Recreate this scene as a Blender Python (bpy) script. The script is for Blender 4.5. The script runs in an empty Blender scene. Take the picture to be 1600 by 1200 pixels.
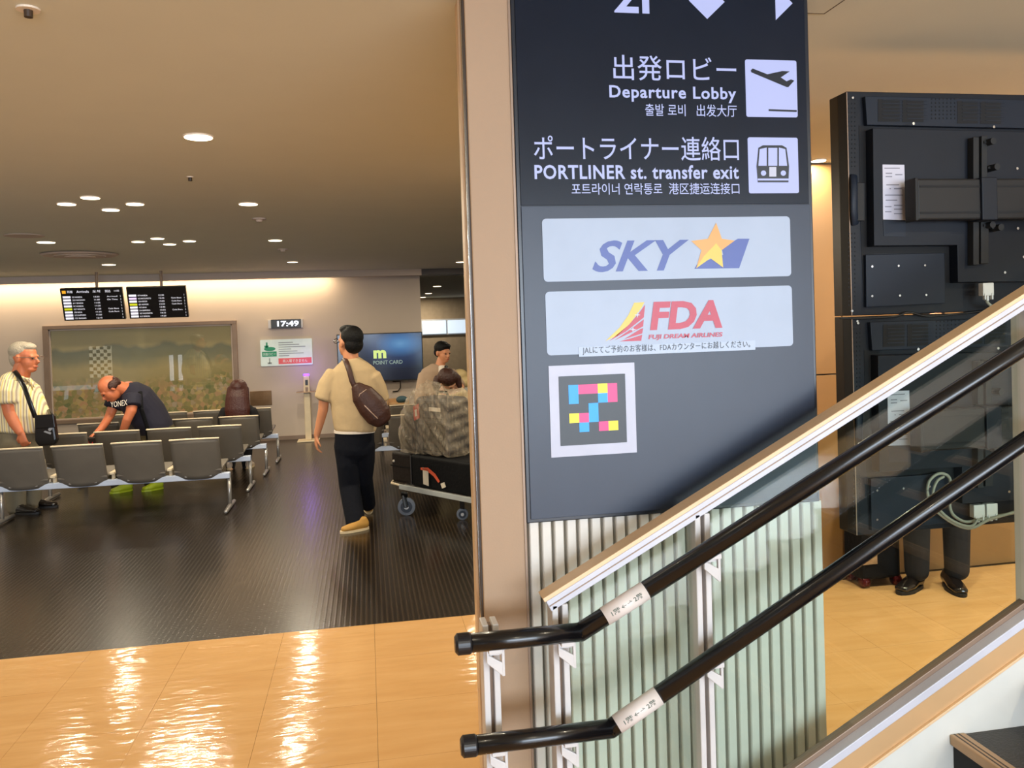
import bpy, bmesh, math, random
import numpy as np
from mathutils import Vector, Matrix
random.seed(7)
SC = bpy.context.scene
COL = SC.collection
PI = math.pi
H = 1.7                       # eye height of the photographer

# ------------------------------------------------------------------ camera
FPX, CX, CY = 1285.0, 800.0, 530.0
_Y = np.array([571 - CX, 510 - CY, FPX]); _s = -.032
_vx = (-FPX * FPX + CX * _Y[0] - (510 - _s * 571 - CY) * _Y[1]) / (_Y[0] + _s * _Y[1])
_X = np.array([_vx - CX, 510 + _s * (_vx - 571) - CY, FPX])
_X /= np.linalg.norm(_X); _Y /= np.linalg.norm(_Y); _Z = np.cross(_X, _Y)
cam_data = bpy.data.cameras.new('camera'); cam = bpy.data.objects.new('camera', cam_data); COL.objects.link(cam)
cam_data.sensor_width = 36; cam_data.lens = FPX * 36 / 1600
cam_data.shift_x = 0; cam_data.shift_y = -(600 - CY) / 1600
cam_data.clip_start = .05; cam_data.clip_end = 200
_M = Matrix(((_X[0], -_X[1], -_X[2], 0), (_Y[0], -_Y[1], -_Y[2], 0), (-(-_Z[0]), -_Z[1], -_Z[2], H), (0, 0, 0, 1)))
cam.matrix_world = _M
SC.camera = cam

# ------------------------------------------------------------------ world, light, exposure
W = bpy.data.worlds.new('world'); SC.world = W; W.use_nodes = True
W.node_tree.nodes['Background'].inputs[0].default_value = (.75, .85, 1.0, 1)
W.node_tree.nodes['Background'].inputs[1].default_value = 1.2
vs = SC.view_settings; vs.view_transform = 'Standard'; vs.look = 'None'; vs.gamma = 1; vs.exposure = 0; vs.use_curve_mapping = False
WARM = (1.0, .88, .66)
def area(name, loc, size, power, color, rot=(0, 0, 0), shape='RECTANGLE', spread=PI):
    l = bpy.data.lights.new(name, 'AREA'); l.shape = shape; l.size = size[0]
    if shape in ('RECTANGLE', 'ELLIPSE'): l.size_y = size[1]
    l.energy = power; l.color = color; l.spread = spread
    o = bpy.data.objects.new(name, l); o.location = loc; o.rotation_euler = rot; COL.objects.link(o); return o
# daylight entering through the big front windows behind the photographer
area('window_daylight', (2.2, -5.9, 1.45), (8.2, 2.2), 830, (.74, .86, 1.0), (PI / 2, 0, 0))
# the cove light behind the fascia at the far wall
area('cove_light', (-5.3, 12.84, 2.51), (9.6, .05), 95, (1.0, .78, .5), (math.radians(12), 0, 0))
LAMP_W = 15.5                  # power of one ceiling downlight

# ------------------------------------------------------------------ photo geometry
def ray(px, py):
    d = np.array([px - CX, py - CY, FPX]); return Vector((float(d @ _X), float(d @ _Y), float(d @ _Z)))
def P(px, py, Y):
    r = ray(px, py); return Vector((0, 0, H)) + r * (Y / r.y)
def G(px, py, z=0.0):
    r = ray(px, py); return Vector((0, 0, H)) + r * ((z - H) / r.z)
C0, C1 = 2.688, -.0112        # the ceiling falls very slightly towards the back
def ceil_z(y): return C0 + C1 * y
def CE(px, py):
    r = ray(px, py); t = (C0 - H) / (r.z - C1 * r.y); return Vector((0, 0, H)) + r * t

# ------------------------------------------------------------------ materials
def lin(c): return tuple(((v / 255) / 12.92 if v / 255 <= .04045 else ((v / 255 + .055) / 1.055) ** 2.4) for v in c[:3]) + (1,)
def _nt(name):
    m = bpy.data.materials.new(name); m.use_nodes = True
    nt = m.node_tree; return m, nt, nt.nodes['Principled BSDF']
def mat(name, c, rough=.5, metal=0, emit=None, es=1.0, var=.06, vscale=8, bump=0, bscale=60, alpha=1, coat=0, sheen=0, spec=.5):
    m, nt, b = _nt(name)
    L = lin(c)
    b.inputs['Roughness'].default_value = rough; b.inputs['Metallic'].default_value = metal
    b.inputs['Specular IOR Level'].default_value = spec
    b.inputs['Coat Weight'].default_value = coat; b.inputs['Sheen Weight'].default_value = sheen
    tc = nt.nodes.new('ShaderNodeTexCoord')
    n = nt.nodes.new('ShaderNodeTexNoise'); n.inputs['Scale'].default_value = vscale; n.inputs['Detail'].default_value = 4
    nt.links.new(tc.outputs['Object'], n.inputs['Vector'])
    r = nt.nodes.new('ShaderNodeMapRange'); r.inputs[1].default_value = .3; r.inputs[2].default_value = .7
    r.inputs[3].default_value = 1 - var; r.inputs[4].default_value = 1 + var
    nt.links.new(n.outputs['Fac'], r.inputs[0])
    mx = nt.nodes.new('ShaderNodeVectorMath'); mx.operation = 'SCALE'; mx.inputs[0].default_value = L[:3]
    nt.links.new(r.outputs[0], mx.inputs['Scale']); nt.links.new(mx.outputs[0], b.inputs['Base Color'])
    if bump:
        n2 = nt.nodes.new('ShaderNodeTexNoise'); n2.inputs['Scale'].default_value = bscale; n2.inputs['Detail'].default_value = 3
        nt.links.new(tc.outputs['Object'], n2.inputs['Vector'])
        bp = nt.nodes.new('ShaderNodeBump'); bp.inputs['Strength'].default_value = bump; bp.inputs['Distance'].default_value = .02
        nt.links.new(n2.outputs['Fac'], bp.inputs['Height']); nt.links.new(bp.outputs[0], b.inputs['Normal'])
    if emit is not None:
        b.inputs['Emission Color'].default_value = lin(emit); b.inputs['Emission Strength'].default_value = es
    return m
def glass(name, tint=(235, 245, 240), gloss=.08, rough=.0, gtint=(255, 255, 255)):
    m = bpy.data.materials.new(name); m.use_nodes = True; nt = m.node_tree; nt.nodes.clear()
    o = nt.nodes.new('ShaderNodeOutputMaterial'); mx = nt.nodes.new('ShaderNodeMixShader')
    t = nt.nodes.new('ShaderNodeBsdfTransparent'); g = nt.nodes.new('ShaderNodeBsdfGlossy')
    t.inputs[0].default_value = lin(tint); g.inputs['Roughness'].default_value = rough; g.inputs[0].default_value = lin(gtint)
    mx.inputs[0].default_value = gloss
    nt.links.new(t.outputs[0], mx.inputs[1]); nt.links.new(g.outputs[0], mx.inputs[2]); nt.links.new(mx.outputs[0], o.inputs[0])
    return m
def N(nt, t, **kw):
    n = nt.nodes.new(t)
    for k, v in kw.items(): setattr(n, k, v)
    return n
def ramp(nt, stops):
    r = nt.nodes.new('ShaderNodeValToRGB'); e = r.color_ramp.elements
    while len(e) < len(stops): e.new(.5)
    for i, (p, c) in enumerate(stops): e[i].position = p; e[i].color = lin(c)
    return r

M = {}
def mk(k, *a, **kw): M[k] = mat(k, *a, **kw)
mk('ceiling_paint', (205, 204, 187), .8, var=.015, vscale=3)
mk('wall_paint', (196, 180, 165), .75, var=.02, vscale=2)
mk('fascia_paint', (190, 172, 158), .7, var=.02)
mk('pillar_paint', (160, 132, 104), .6, var=.03, vscale=2, bump=.03, bscale=200)
mk('brown_panel', (140, 104, 62), .35, var=.05, vscale=3)
mk('frame_metal', (140, 118, 100), .45, .3)
mk('chrome', (205, 205, 205), .18, 1)
mk('white_metal', (200, 196, 194), .35, 0)
mk('white_channel', (194, 194, 204), .35)
mk('tan_paint', (222, 190, 150), .4, var=.03)
mk('stringer_tan', (214, 174, 128), .3, .25, var=.06, vscale=4)
mk('skirt_white', (214, 214, 208), .5, var=.04)
mk('black_rail', (9, 9, 12), .24, coat=.15)
mk('black_cap', (20, 20, 24), .35)
mk('tape_white', (212, 202, 196), .4)
mk('print_dark', (70, 84, 70), .6)
mk('black_rubber', (18, 18, 18), .7)
mk('step_dark', (52, 50, 48), .5, var=.12, vscale=40, bump=.3, bscale=150)
mk('step_nosing', (176, 142, 104), .35, .2)
mk('sign_dark', (26, 30, 38), .28)
mk('sign_face', (20, 26, 38), .26, spec=.22)
mk('sign_face_low', (36, 44, 60), .36, spec=.4)
mk('led_white', (70, 74, 92), .4, emit=(196, 204, 255), es=.78)
mk('sticker_blue_white', (124, 134, 150), .4, emit=(190, 204, 228), es=.34)
mk('sticker_white', (176, 178, 194), .4)
mk('sticker_strip', (136, 146, 160), .4, emit=(190, 205, 230), es=.36)
mk('logo_blue', (62, 78, 140), .4, emit=(62, 84, 160), es=.15)
mk('logo_red', (160, 44, 66), .4, emit=(180, 50, 70), es=.18)
mk('logo_yellow', (190, 165, 66), .4, emit=(225, 190, 80), es=.22)
mk('logo_orange', (185, 135, 70), .4, emit=(225, 160, 80), es=.25)
mk('text_black', (45, 50, 60), .5)
mk('code_black', (26, 32, 38), .4)
mk('code_cyan', (0, 150, 235), .4); mk('code_magenta', (214, 50, 120), .4); mk('code_yellow', (245, 225, 0), .4)
mk('flute_light', (208, 202, 192), .45, var=.03, vscale=20)
mk('flute_groove', (104, 94, 76), .7)
mk('monitor_black', (16, 19, 26), .5, spec=.25, var=.08, vscale=12)
mk('monitor_cover', (18, 22, 30), .55, spec=.25, var=.06)
mk('monitor_plate', (22, 29, 40), .5, spec=.25)
mk('monitor_hole', (6, 6, 8), .8)
mk('monitor_side', (24, 15, 9), .3)
mk('rail_alu', (28, 26, 25), .5, spec=.25)
mk('screw_steel', (200, 200, 200), .25, 1)
mk('connector_white', (212, 210, 205), .4)
mk('cable_grey', (150, 148, 132), .5)
mk('cable_black', (14, 14, 14), .5)
mk('label_white', (186, 184, 196), .4)
mk('label_print', (120, 118, 128), .5)
mk('lamp_glow', (255, 240, 215), .5, emit=(255, 238, 205), es=6)
mk('lamp_ring', (225, 210, 190), .4)
mk('dark_fitting', (60, 46, 34), .5)
mk('bench_shell', (104, 96, 86), .5, var=.05)
mk('bench_trim', (214, 196, 166), .35)
mk('bench_beam', (196, 206, 226), .3, .1)
mk('bench_leg', (170, 165, 160), .3, .6)
mk('skin', (205, 138, 98), .5, var=.05); mk('skin_red', (196, 112, 74), .5, var=.08); mk('skin_pale', (214, 158, 122), .5)
mk('hair_black', (7, 6, 6), .6, spec=.25, bump=.4, bscale=120); mk('hair_grey', (168, 156, 138), .6, bump=.4, bscale=90)
mk('hair_long', (66, 24, 12), .45, bump=.3, bscale=70); mk('hair_brown', (58, 26, 14), .5, bump=.5, bscale=60)
mk('tee_beige', (190, 164, 124), .9, bump=.7, bscale=7, var=.04); mk('tee_navy', (24, 22, 40), .8, bump=.3, bscale=10)
mk('black_cloth', (14, 11, 14), .85, bump=.2, bscale=20); mk('navy_trouser', (16, 18, 26), .9, spec=.2, bump=.5, bscale=12)
mk('grey_trouser', (112, 102, 82), .85, bump=.3, bscale=12); mk('olive_trouser', (76, 66, 40), .85, bump=.4, bscale=14)
mk('jacket_beige', (172, 146, 122), .85, bump=.3, bscale=12); mk('white_cloth', (226, 214, 200), .8)
mk('suit_navy', (16, 19, 28), .85, bump=.2, bscale=12)
mk('leather_brown', (62, 32, 20), .5, bump=.2, bscale=60); mk('leather_black', (16, 13, 14), .3)
mk('zip_pale', (170, 140, 120), .4, .3)
mk('shoe_mustard', (176, 130, 56), .7); mk('sole_cream', (222, 200, 160), .6); mk('shoe_lime', (150, 165, 24), .5); mk('shoe_black', (22, 16, 14), .16, coat=.6)
mk('shoe_white', (210, 190, 170), .6); mk('sole_dark', (20, 18, 18), .6)
mk('bag_print', (150, 150, 155), .5)
mk('case_grey', (58, 56, 58), .6, bump=.3, bscale=30); mk('case_black', (7, 7, 10), .7, spec=.2, bump=.2, bscale=40); mk('case_brown', (26, 17, 12), .6, spec=.3, bump=.2, bscale=30)
mk('tag_white', (225, 212, 190), .5); mk('tag_orange', (228, 96, 62), .5); mk('tag_red', (190, 40, 32), .5)
mk('wheel_grey', (110, 118, 132), .5); mk('wheel_core', (18, 28, 44), .4)
mk('counter_wood', (190, 150, 104), .5); mk('cream_card', (222, 196, 140), .6); mk('teal_bag', (40, 70, 80), .6)
mk('screen_black', (14, 12, 14), .3); mk('bezel', (10, 10, 12), .3)
mk('screen_white', (220, 220, 230), .4, emit=(225, 225, 240), es=.85)
mk('screen_yellow', (200, 205, 40), .4, emit=(200, 205, 40), es=.6)
mk('screen_orange', (230, 160, 40), .4, emit=(240, 170, 40), es=.8)
mk('screen_lilac', (210, 190, 235), .4, emit=(215, 200, 240), es=.8)
mk('tv_logo', (200, 225, 140), .4, emit=(190, 215, 130), es=.7); mk('tv_text', (150, 170, 160), .4, emit=(120, 150, 150), es=.5)
mk('clock_led', (230, 235, 255), .4, emit=(225, 235, 255), es=1.2)
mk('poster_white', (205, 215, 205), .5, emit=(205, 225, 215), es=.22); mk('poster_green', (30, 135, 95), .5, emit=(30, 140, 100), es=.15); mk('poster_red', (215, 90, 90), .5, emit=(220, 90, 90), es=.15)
mk('poster_grey', (150, 160, 155), .5)
mk('steel_plaque', (150, 120, 90), .3, .9, var=.2, vscale=6)
mk('purple_lamp', (120, 70, 255), .4, emit=(110, 60, 255), es=4)
mk('post_white', (225, 205, 170), .4)
mk('far_wall', (180, 160, 136), .8); mk('far_window', (205, 220, 235), .4, emit=(205, 222, 240), es=.9)
mk('cabinet_grey', (178, 182, 180), .5)
mk('red_glitter', (84, 12, 16), .2, .5, var=.4, vscale=120); mk('silver_plate', (175, 160, 140), .3, .9, var=.2, vscale=40)
mk('eye_dark', (30, 22, 20), .3); mk('lips', (170, 80, 64), .5)
mk('kiosk_white', (228, 228, 232), .5, emit=(230, 235, 245), es=2.2); mk('kiosk_red', (200, 70, 70), .5, emit=(230, 90, 90), es=2.6)
mk('board_white', (228, 222, 205), .6, emit=(240, 225, 195), es=1.5); mk('board_dark', (120, 60, 60), .6)
M['glass_clear'] = glass('glass_clear', (243, 249, 246), .03)
M['glass_mural'] = glass('glass_mural', (250, 250, 245), .06)
M['glass_back'] = glass('glass_back', (245, 248, 248), .06)

# floor vinyl: cream, waxed and slightly wavy
def vinyl():
    m, nt, b = _nt('cream_vinyl')
    g = N(nt, 'ShaderNodeNewGeometry')
    n = N(nt, 'ShaderNodeTexNoise'); n.inputs['Scale'].default_value = 2.2; n.inputs['Detail'].default_value = 5
    mp = N(nt, 'ShaderNodeMapping'); mp.inputs['Scale'].default_value = (1, 6, 1)
    nt.links.new(g.outputs['Position'], mp.inputs[0]); nt.links.new(mp.outputs[0], n.inputs['Vector'])
    r = ramp(nt, [(.3, (198, 152, 98)), (.5, (203, 158, 104)), (.72, (208, 164, 111))])
    nt.links.new(n.outputs['Fac'], r.inputs[0]); nt.links.new(r.outputs[0], b.inputs['Base Color'])
    b.inputs['Roughness'].default_value = .11; b.inputs['Specular IOR Level'].default_value = .38
    n2 = N(nt, 'ShaderNodeTexNoise'); n2.inputs['Scale'].default_value = 9; n2.inputs['Detail'].default_value = 2
    mp2 = N(nt, 'ShaderNodeMapping'); mp2.inputs['Scale'].default_value = (.8, 2.2, 1)
    nt.links.new(g.outputs['Position'], mp2.inputs[0]); nt.links.new(mp2.outputs[0], n2.inputs['Vector'])
    bp = N(nt, 'ShaderNodeBump'); bp.inputs['Strength'].default_value = .07; bp.inputs['Distance'].default_value = .05
    nt.links.new(n2.outputs['Fac'], bp.inputs['Height']); nt.links.new(bp.outputs[0], b.inputs['Normal'])
    return m
M['cream_vinyl'] = vinyl()
# dark studded rubber floor
def rubber():
    m, nt, b = _nt('dark_rubber')
    g = N(nt, 'ShaderNodeNewGeometry'); s = N(nt, 'ShaderNodeSeparateXYZ'); nt.links.new(g.outputs['Position'], s.inputs[0])
    def wave(sock, per):
        a = N(nt, 'ShaderNodeMath', operation='MULTIPLY'); a.inputs[1].default_value = 2 * PI / per; nt.links.new(sock, a.inputs[0])
        c = N(nt, 'ShaderNodeMath', operation='SINE'); nt.links.new(a.outputs[0], c.inputs[0]); return c.outputs[0]
    wx, wy = wave(s.outputs[0], .03), wave(s.outputs[1], .03)
    a = N(nt, 'ShaderNodeMath', operation='MAXIMUM'); nt.links.new(wx, a.inputs[0]); a.inputs[1].default_value = 0
    c = N(nt, 'ShaderNodeMath', operation='MAXIMUM'); nt.links.new(wy, c.inputs[0]); c.inputs[1].default_value = .25
    h = N(nt, 'ShaderNodeMath', operation='MULTIPLY'); nt.links.new(a.outputs[0], h.inputs[0]); nt.links.new(c.outputs[0], h.inputs[1])
    r = ramp(nt, [(.0, (24, 18, 12)), (.35, (50, 39, 28)), (1, (60, 47, 34))])
    nt.links.new(h.outputs[0], r.inputs[0]); nt.links.new(r.outputs[0], b.inputs['Base Color'])
    b.inputs['Roughness'].default_value = .24; b.inputs['Specular IOR Level'].default_value = .6
    bp = N(nt, 'ShaderNodeBump'); bp.inputs['Strength'].default_value = .22; bp.inputs['Distance'].default_value = .004
    nt.links.new(h.outputs[0], bp.inputs['Height']); nt.links.new(bp.outputs[0], b.inputs['Normal'])
    return m
M['dark_rubber'] = rubber()
# landscape print: sky, hill band, fields of flowers (flat picture)
def mural():
    m, nt, b = _nt('mural_print')
    tc = N(nt, 'ShaderNodeTexCoord'); s = N(nt, 'ShaderNodeSeparateXYZ'); nt.links.new(tc.outputs['Generated'], s.inputs[0])
    mp = N(nt, 'ShaderNodeMapping'); mp.inputs['Scale'].default_value = (3, 1, 1); nt.links.new(tc.outputs['Generated'], mp.inputs[0])
    n = N(nt, 'ShaderNodeTexNoise'); n.inputs['Scale'].default_value = 1.4; n.inputs['Detail'].default_value = 5; nt.links.new(mp.outputs[0], n.inputs['Vector'])
    a = N(nt, 'ShaderNodeMath', operation='MULTIPLY_ADD'); nt.links.new(n.outputs['Fac'], a.inputs[0]); a.inputs[1].default_value = .35; nt.links.new(s.outputs[2], a.inputs[2])
    land = ramp(nt, [(.1, (178, 164, 124)), (.5, (176, 162, 118)), (.72, (184, 168, 128)), (.82, (140, 140, 120)), (.93, (128, 134, 124)), (.97, (186, 174, 140))])
    nt.links.new(a.outputs[0], land.inputs[0])
    # flowers
    mp2 = N(nt, 'ShaderNodeMapping'); mp2.inputs['Scale'].default_value = (46, 1, 22); nt.links.new(tc.outputs['Generated'], mp2.inputs[0])
    v = N(nt, 'ShaderNodeTexVoronoi'); v.inputs['Scale'].default_value = 1; nt.links.new(mp2.outputs[0], v.inputs['Vector'])
    sc = N(nt, 'ShaderNodeSeparateColor'); nt.links.new(v.outputs['Color'], sc.inputs[0])
    fl = ramp(nt, [(.0, (112, 126, 84)), (.25, (164, 154, 110)), (.45, (214, 166, 138)), (.62, (140, 146, 102)), (.8, (214, 184, 128)), (1, (184, 166, 158))])
    nt.links.new(sc.outputs[0], fl.inputs[0])
    k = N(nt, 'ShaderNodeMapRange'); k.inputs[1].default_value = .66; k.inputs[2].default_value = .5; k.inputs[3].default_value = 0; k.inputs[4].default_value = .9
    nt.links.new(a.outputs[0], k.inputs[0])
    mx = N(nt, 'ShaderNodeMix', data_type='RGBA'); nt.links.new(k.outputs[0], mx.inputs[0]); nt.links.new(land.outputs[0], mx.inputs[6]); nt.links.new(fl.outputs[0], mx.inputs[7])
    nt.links.new(mx.outputs[2], b.inputs['Base Color']); b.inputs['Roughness'].default_value = .7
    return m
M['mural_print'] = mural()
# television picture: dark blue with a soft light-blue glow (a lit screen)
def tvpic():
    m, nt, b = _nt('tv_picture')
    tc = N(nt, 'ShaderNodeTexCoord'); mp = N(nt, 'ShaderNodeMapping'); mp.inputs['Location'].default_value = (-.74, 0, -.78); nt.links.new(tc.outputs['Generated'], mp.inputs[0])
    ln = N(nt, 'ShaderNodeVectorMath', operation='LENGTH'); nt.links.new(mp.outputs[0], ln.inputs[0])
    r = ramp(nt, [(0, (96, 150, 195)), (.12, (60, 112, 165)), (.3, (20, 46, 84)), (.55, (12, 26, 42)), (1, (7, 12, 22))])
    nt.links.new(ln.outputs['Value'], r.inputs[0]); nt.links.new(r.outputs[0], b.inputs['Emission Color'])
    b.inputs['Emission Strength'].default_value = .9; b.inputs['Base Color'].default_value = (.01, .01, .02, 1); b.inputs['Roughness'].default_value = .15
    return m
M['tv_picture'] = tvpic()
def striped():
    m, nt, b = _nt('striped_shirt')
    tc = N(nt, 'ShaderNodeTexCoord'); s = N(nt, 'ShaderNodeSeparateXYZ'); nt.links.new(tc.outputs['Object'], s.inputs[0])
    a = N(nt, 'ShaderNodeMath', operation='MULTIPLY'); a.inputs[1].default_value = 15; nt.links.new(s.outputs[0], a.inputs[0])
    f = N(nt, 'ShaderNodeMath', operation='FRACT'); nt.links.new(a.outputs[0], f.inputs[0])
    r = ramp(nt, [(0, (228, 210, 150)), (.2, (232, 218, 178)), (.3, (150, 132, 124)), (.42, (232, 220, 190)), (.6, (226, 196, 110)), (.78, (234, 222, 190)), (.9, (170, 150, 130))])
    nt.links.new(f.outputs[0], r.inputs[0]); nt.links.new(r.outputs[0], b.inputs['Base Color']); b.inputs['Roughness'].default_value = .85
    n = N(nt, 'ShaderNodeTexNoise'); n.inputs['Scale'].default_value = 10; nt.links.new(tc.outputs['Object'], n.inputs['Vector'])
    bp = N(nt, 'ShaderNodeBump'); bp.inputs['Strength'].default_value = .4; bp.inputs['Distance'].default_value = .02
    nt.links.new(n.outputs['Fac'], bp.inputs['Height']); nt.links.new(bp.outputs[0], b.inputs['Normal'])
    return m
M['striped_shirt'] = striped()
def wrap():
    m = bpy.data.materials.new('plastic_wrap'); m.use_nodes = True; nt = m.node_tree; nt.nodes.clear()
    o = N(nt, 'ShaderNodeOutputMaterial'); mx = N(nt, 'ShaderNodeMixShader'); t = N(nt, 'ShaderNodeBsdfTransparent'); g = N(nt, 'ShaderNodeBsdfPrincipled')
    g.inputs['Base Color'].default_value = lin((205, 188, 162)); g.inputs['Roughness'].default_value = .22
    tc = N(nt, 'ShaderNodeTexCoord'); mp = N(nt, 'ShaderNodeMapping'); mp.inputs['Scale'].default_value = (16, 16, 3); n = N(nt, 'ShaderNodeTexNoise'); n.inputs['Scale'].default_value = 1.6; n.inputs['Detail'].default_value = 4; n.inputs['Distortion'].default_value = 1.5
    nt.links.new(tc.outputs['Object'], mp.inputs[0]); nt.links.new(mp.outputs[0], n.inputs['Vector'])
    r = N(nt, 'ShaderNodeMapRange'); r.inputs[1].default_value = .35; r.inputs[2].default_value = .75; r.inputs[3].default_value = .16; r.inputs[4].default_value = .5
    nt.links.new(n.outputs['Fac'], r.inputs[0]); nt.links.new(r.outputs[0], mx.inputs[0])
    bp = N(nt, 'ShaderNodeBump'); bp.inputs['Strength'].default_value = .5; bp.inputs['Distance'].default_value = .03
    nt.links.new(n.outputs['Fac'], bp.inputs['Height']); nt.links.new(bp.outputs[0], g.inputs['Normal'])
    nt.links.new(t.outputs[0], mx.inputs[1]); nt.links.new(g.outputs[0], mx.inputs[2]); nt.links.new(mx.outputs[0], o.inputs[0])
    return m
M['plastic_wrap'] = wrap()

# ------------------------------------------------------------------ mesh helpers
V3 = Vector
class MB:
    def __init__(s): s.v = []; s.f = []
    def add(s, vs, fs):
        k = len(s.v); s.v += [V3(v) for v in vs]; s.f += [tuple(i + k for i in f) for f in fs]; return s
    def box(s, x0, x1, y0, y1, z0, z1):
        if x0 > x1: x0, x1 = x1, x0
        if y0 > y1: y0, y1 = y1, y0
        if z0 > z1: z0, z1 = z1, z0
        return s.hexa([(x0, y0, z0), (x1, y0, z0), (x1, y1, z0), (x0, y1, z0), (x0, y0, z1), (x1, y0, z1), (x1, y1, z1), (x0, y1, z1)])
    def hexa(s, p): return s.add(p, [(3, 2, 1, 0), (4, 5, 6, 7), (0, 1, 5, 4), (1, 2, 6, 5), (2, 3, 7, 6), (3, 0, 4, 7)])
    def obox(s, o, a, b, c):        # corner o and three edge vectors
        o, a, b, c = V3(o), V3(a), V3(b), V3(c)
        return s.hexa([o, o + a, o + a + b, o + b, o + c, o + a + c, o + a + b + c, o + b + c])
    def prism(s, pts, off):         # planar polygon extruded by a vector
        n = len(pts); off = V3(off); a = [V3(p) for p in pts]
        return s.add(a + [p + off for p in a], [tuple(range(n))[::-1], tuple(range(n, 2 * n))] + [(i, (i + 1) % n, n + (i + 1) % n, n + i) for i in range(n)])
    def loft(s, pts, rad, side=None, n=14, cap=True, k=.9):
        pts = [V3(p) for p in pts]; rad = [(r, r) if not isinstance(r, tuple) else r for r in rad]
        T = []
        for i in range(len(pts)):
            a = pts[max(i - 1, 0)]; b = pts[min(i + 1, len(pts) - 1)]; T.append((b - a).normalized())
        sd = V3(side) if side is not None else (V3((1, 0, 0)) if abs(T[0].x) < .8 else V3((0, 1, 0)))
        rings = []
        def ring(p, t, r):
            u = sd - t * sd.dot(t)
            if u.length < 1e-4: u = V3((0, 1, 0)) - t * t.y
            u.normalize(); w = t.cross(u); rings.append([p + u * (r[0] * math.cos(q)) + w * (r[1] * math.sin(q)) for q in (2 * PI * j / n for j in range(n))])
        if cap:
            m = min(rad[0]) * k
            for q in (75, 50, 25): q = math.radians(q); ring(pts[0] - T[0] * (m * math.sin(q)), T[0], tuple(x * math.cos(q) for x in rad[0]))
        for p, t, r in zip(pts, T, rad): ring(p, t, r)
        if cap:
            m = min(rad[-1]) * k
            for q in (25, 50, 75): q = math.radians(q); ring(pts[-1] + T[-1] * (m * math.sin(q)), T[-1], tuple(x * math.cos(q) for x in rad[-1]))
        vs = [v for r in rings for v in r]; fs = []
        for i in range(len(rings) - 1):
            for j in range(n):
                fs.append((i * n + j, i * n + (j + 1) % n, (i + 1) * n + (j + 1) % n, (i + 1) * n + j))
        fs.append(tuple(range(n))[::-1]); L = (len(rings) - 1) * n; fs.append(tuple(range(L, L + n)))
        return s.add(vs, fs)
    def cyl(s, a, b, r, n=20, r2=None): return s.loft([a, b], [r, r if r2 is None else r2], n=n, cap=False)
    def ell(s, c, r, R=None, n=18, m=10):
        c = V3(c); R = R or Matrix.Identity(3); vs = []; fs = []
        for i in range(1, m):
            t = PI * i / m
            for j in range(n):
                q = 2 * PI * j / n; vs.append(c + R @ V3((r[0] * math.sin(t) * math.cos(q), r[1] * math.sin(t) * math.sin(q), r[2] * math.cos(t))))
        for i in range(m - 2):
            for j in range(n): fs.append((i * n + j, (i + 1) * n + j, (i + 1) * n + (j + 1) % n, i * n + (j + 1) % n))
        vs += [c + R @ V3((0, 0, r[2])), c - R @ V3((0, 0, r[2]))]; a = len(vs) - 2
        for j in range(n): fs.append((a, j, (j + 1) % n)); fs.append((a + 1, (m - 2) * n + (j + 1) % n, (m - 2) * n + j))
        return s.add(vs, fs)
def origin(p):
    o = V3((0, 0, 0))
    while p is not None: o = o + p.location; p = p.parent
    return o
def obj(name, mb, m, parent=None, bevel=0, seg=2, smooth=False, remesh=0, sm=4, label=None, kind=None, fix=True):
    me = bpy.data.meshes.new(name); o0 = origin(parent)
    me.from_pydata([v - o0 for v in mb.v], [], mb.f); me.materials.append(M[m] if isinstance(m, str) else m)
    if fix or bevel:
        bm = bmesh.new(); bm.from_mesh(me)
        bmesh.ops.recalc_face_normals(bm, faces=bm.faces)
        if bevel:
            bmesh.ops.bevel(bm, geom=[e for e in bm.edges if len(e.link_faces) == 2 and e.calc_face_angle(0) > .5], offset=bevel, segments=seg, affect='EDGES', profile=.5, clamp_overlap=True)
        bm.to_mesh(me); bm.free()
    o = bpy.data.objects.new(name, me); COL.objects.link(o)
    if remesh:
        r = o.modifiers.new('r', 'REMESH'); r.mode = 'VOXEL'; r.voxel_size = remesh
        if sm: q = o.modifiers.new('s', 'SMOOTH'); q.iterations = sm; q.factor = .5
        dg = bpy.context.evaluated_depsgraph_get(); me2 = bpy.data.meshes.new_from_object(o.evaluated_get(dg))
        o.modifiers.clear(); o.data = me2; me2.name = name; me = me2
        if not me.materials: me.materials.append(M[m] if isinstance(m, str) else m)
        smooth = True
    if smooth: me.polygons.foreach_set('use_smooth', [True] * len(me.polygons))
    if parent is not None: o.parent = parent
    if label: o['label'] = label
    if kind: o['kind'] = kind
    return o
def thing(name, loc, label, cat, group=None, rz=0):
    o = bpy.data.objects.new(name, None); COL.objects.link(o); o.location = loc; o.rotation_euler = (0, 0, rz)
    o.empty_display_size = .1
    o['label'] = label; o['category'] = cat
    if group: o['group'] = group
    return o
def tag(o, label, cat, group=None):
    o['label'] = label; o['category'] = cat
    if group: o['group'] = group
    return o
def dup(o, parent=None):
    c = o.copy(); COL.objects.link(c); c.parent = parent
    for ch in list(o.children): dup(ch, c)
    return c
def prect(px0, py0, px1, py1, Y):   # world rectangle (x0, x1, z0, z1) on the plane Y for an upright photo rectangle
    xm, ym = (px0 + px1) / 2, (py0 + py1) / 2
    return P(px0, ym, Y).x, P(px1, ym, Y).x, P(xm, py1, Y).z, P(xm, py0, Y).z
def pbox(mb, px0, py0, px1, py1, Y, d):   # box whose front face is on Y, going back by d
    x0, x1, z0, z1 = prect(px0, py0, px1, py1, Y); return mb.box(x0, x1, Y, Y + d, z0, z1)
def ppoly(mb, pts, Y, d): return mb.prism([P(x, y, Y) for x, y in pts], (0, d, 0))
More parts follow.
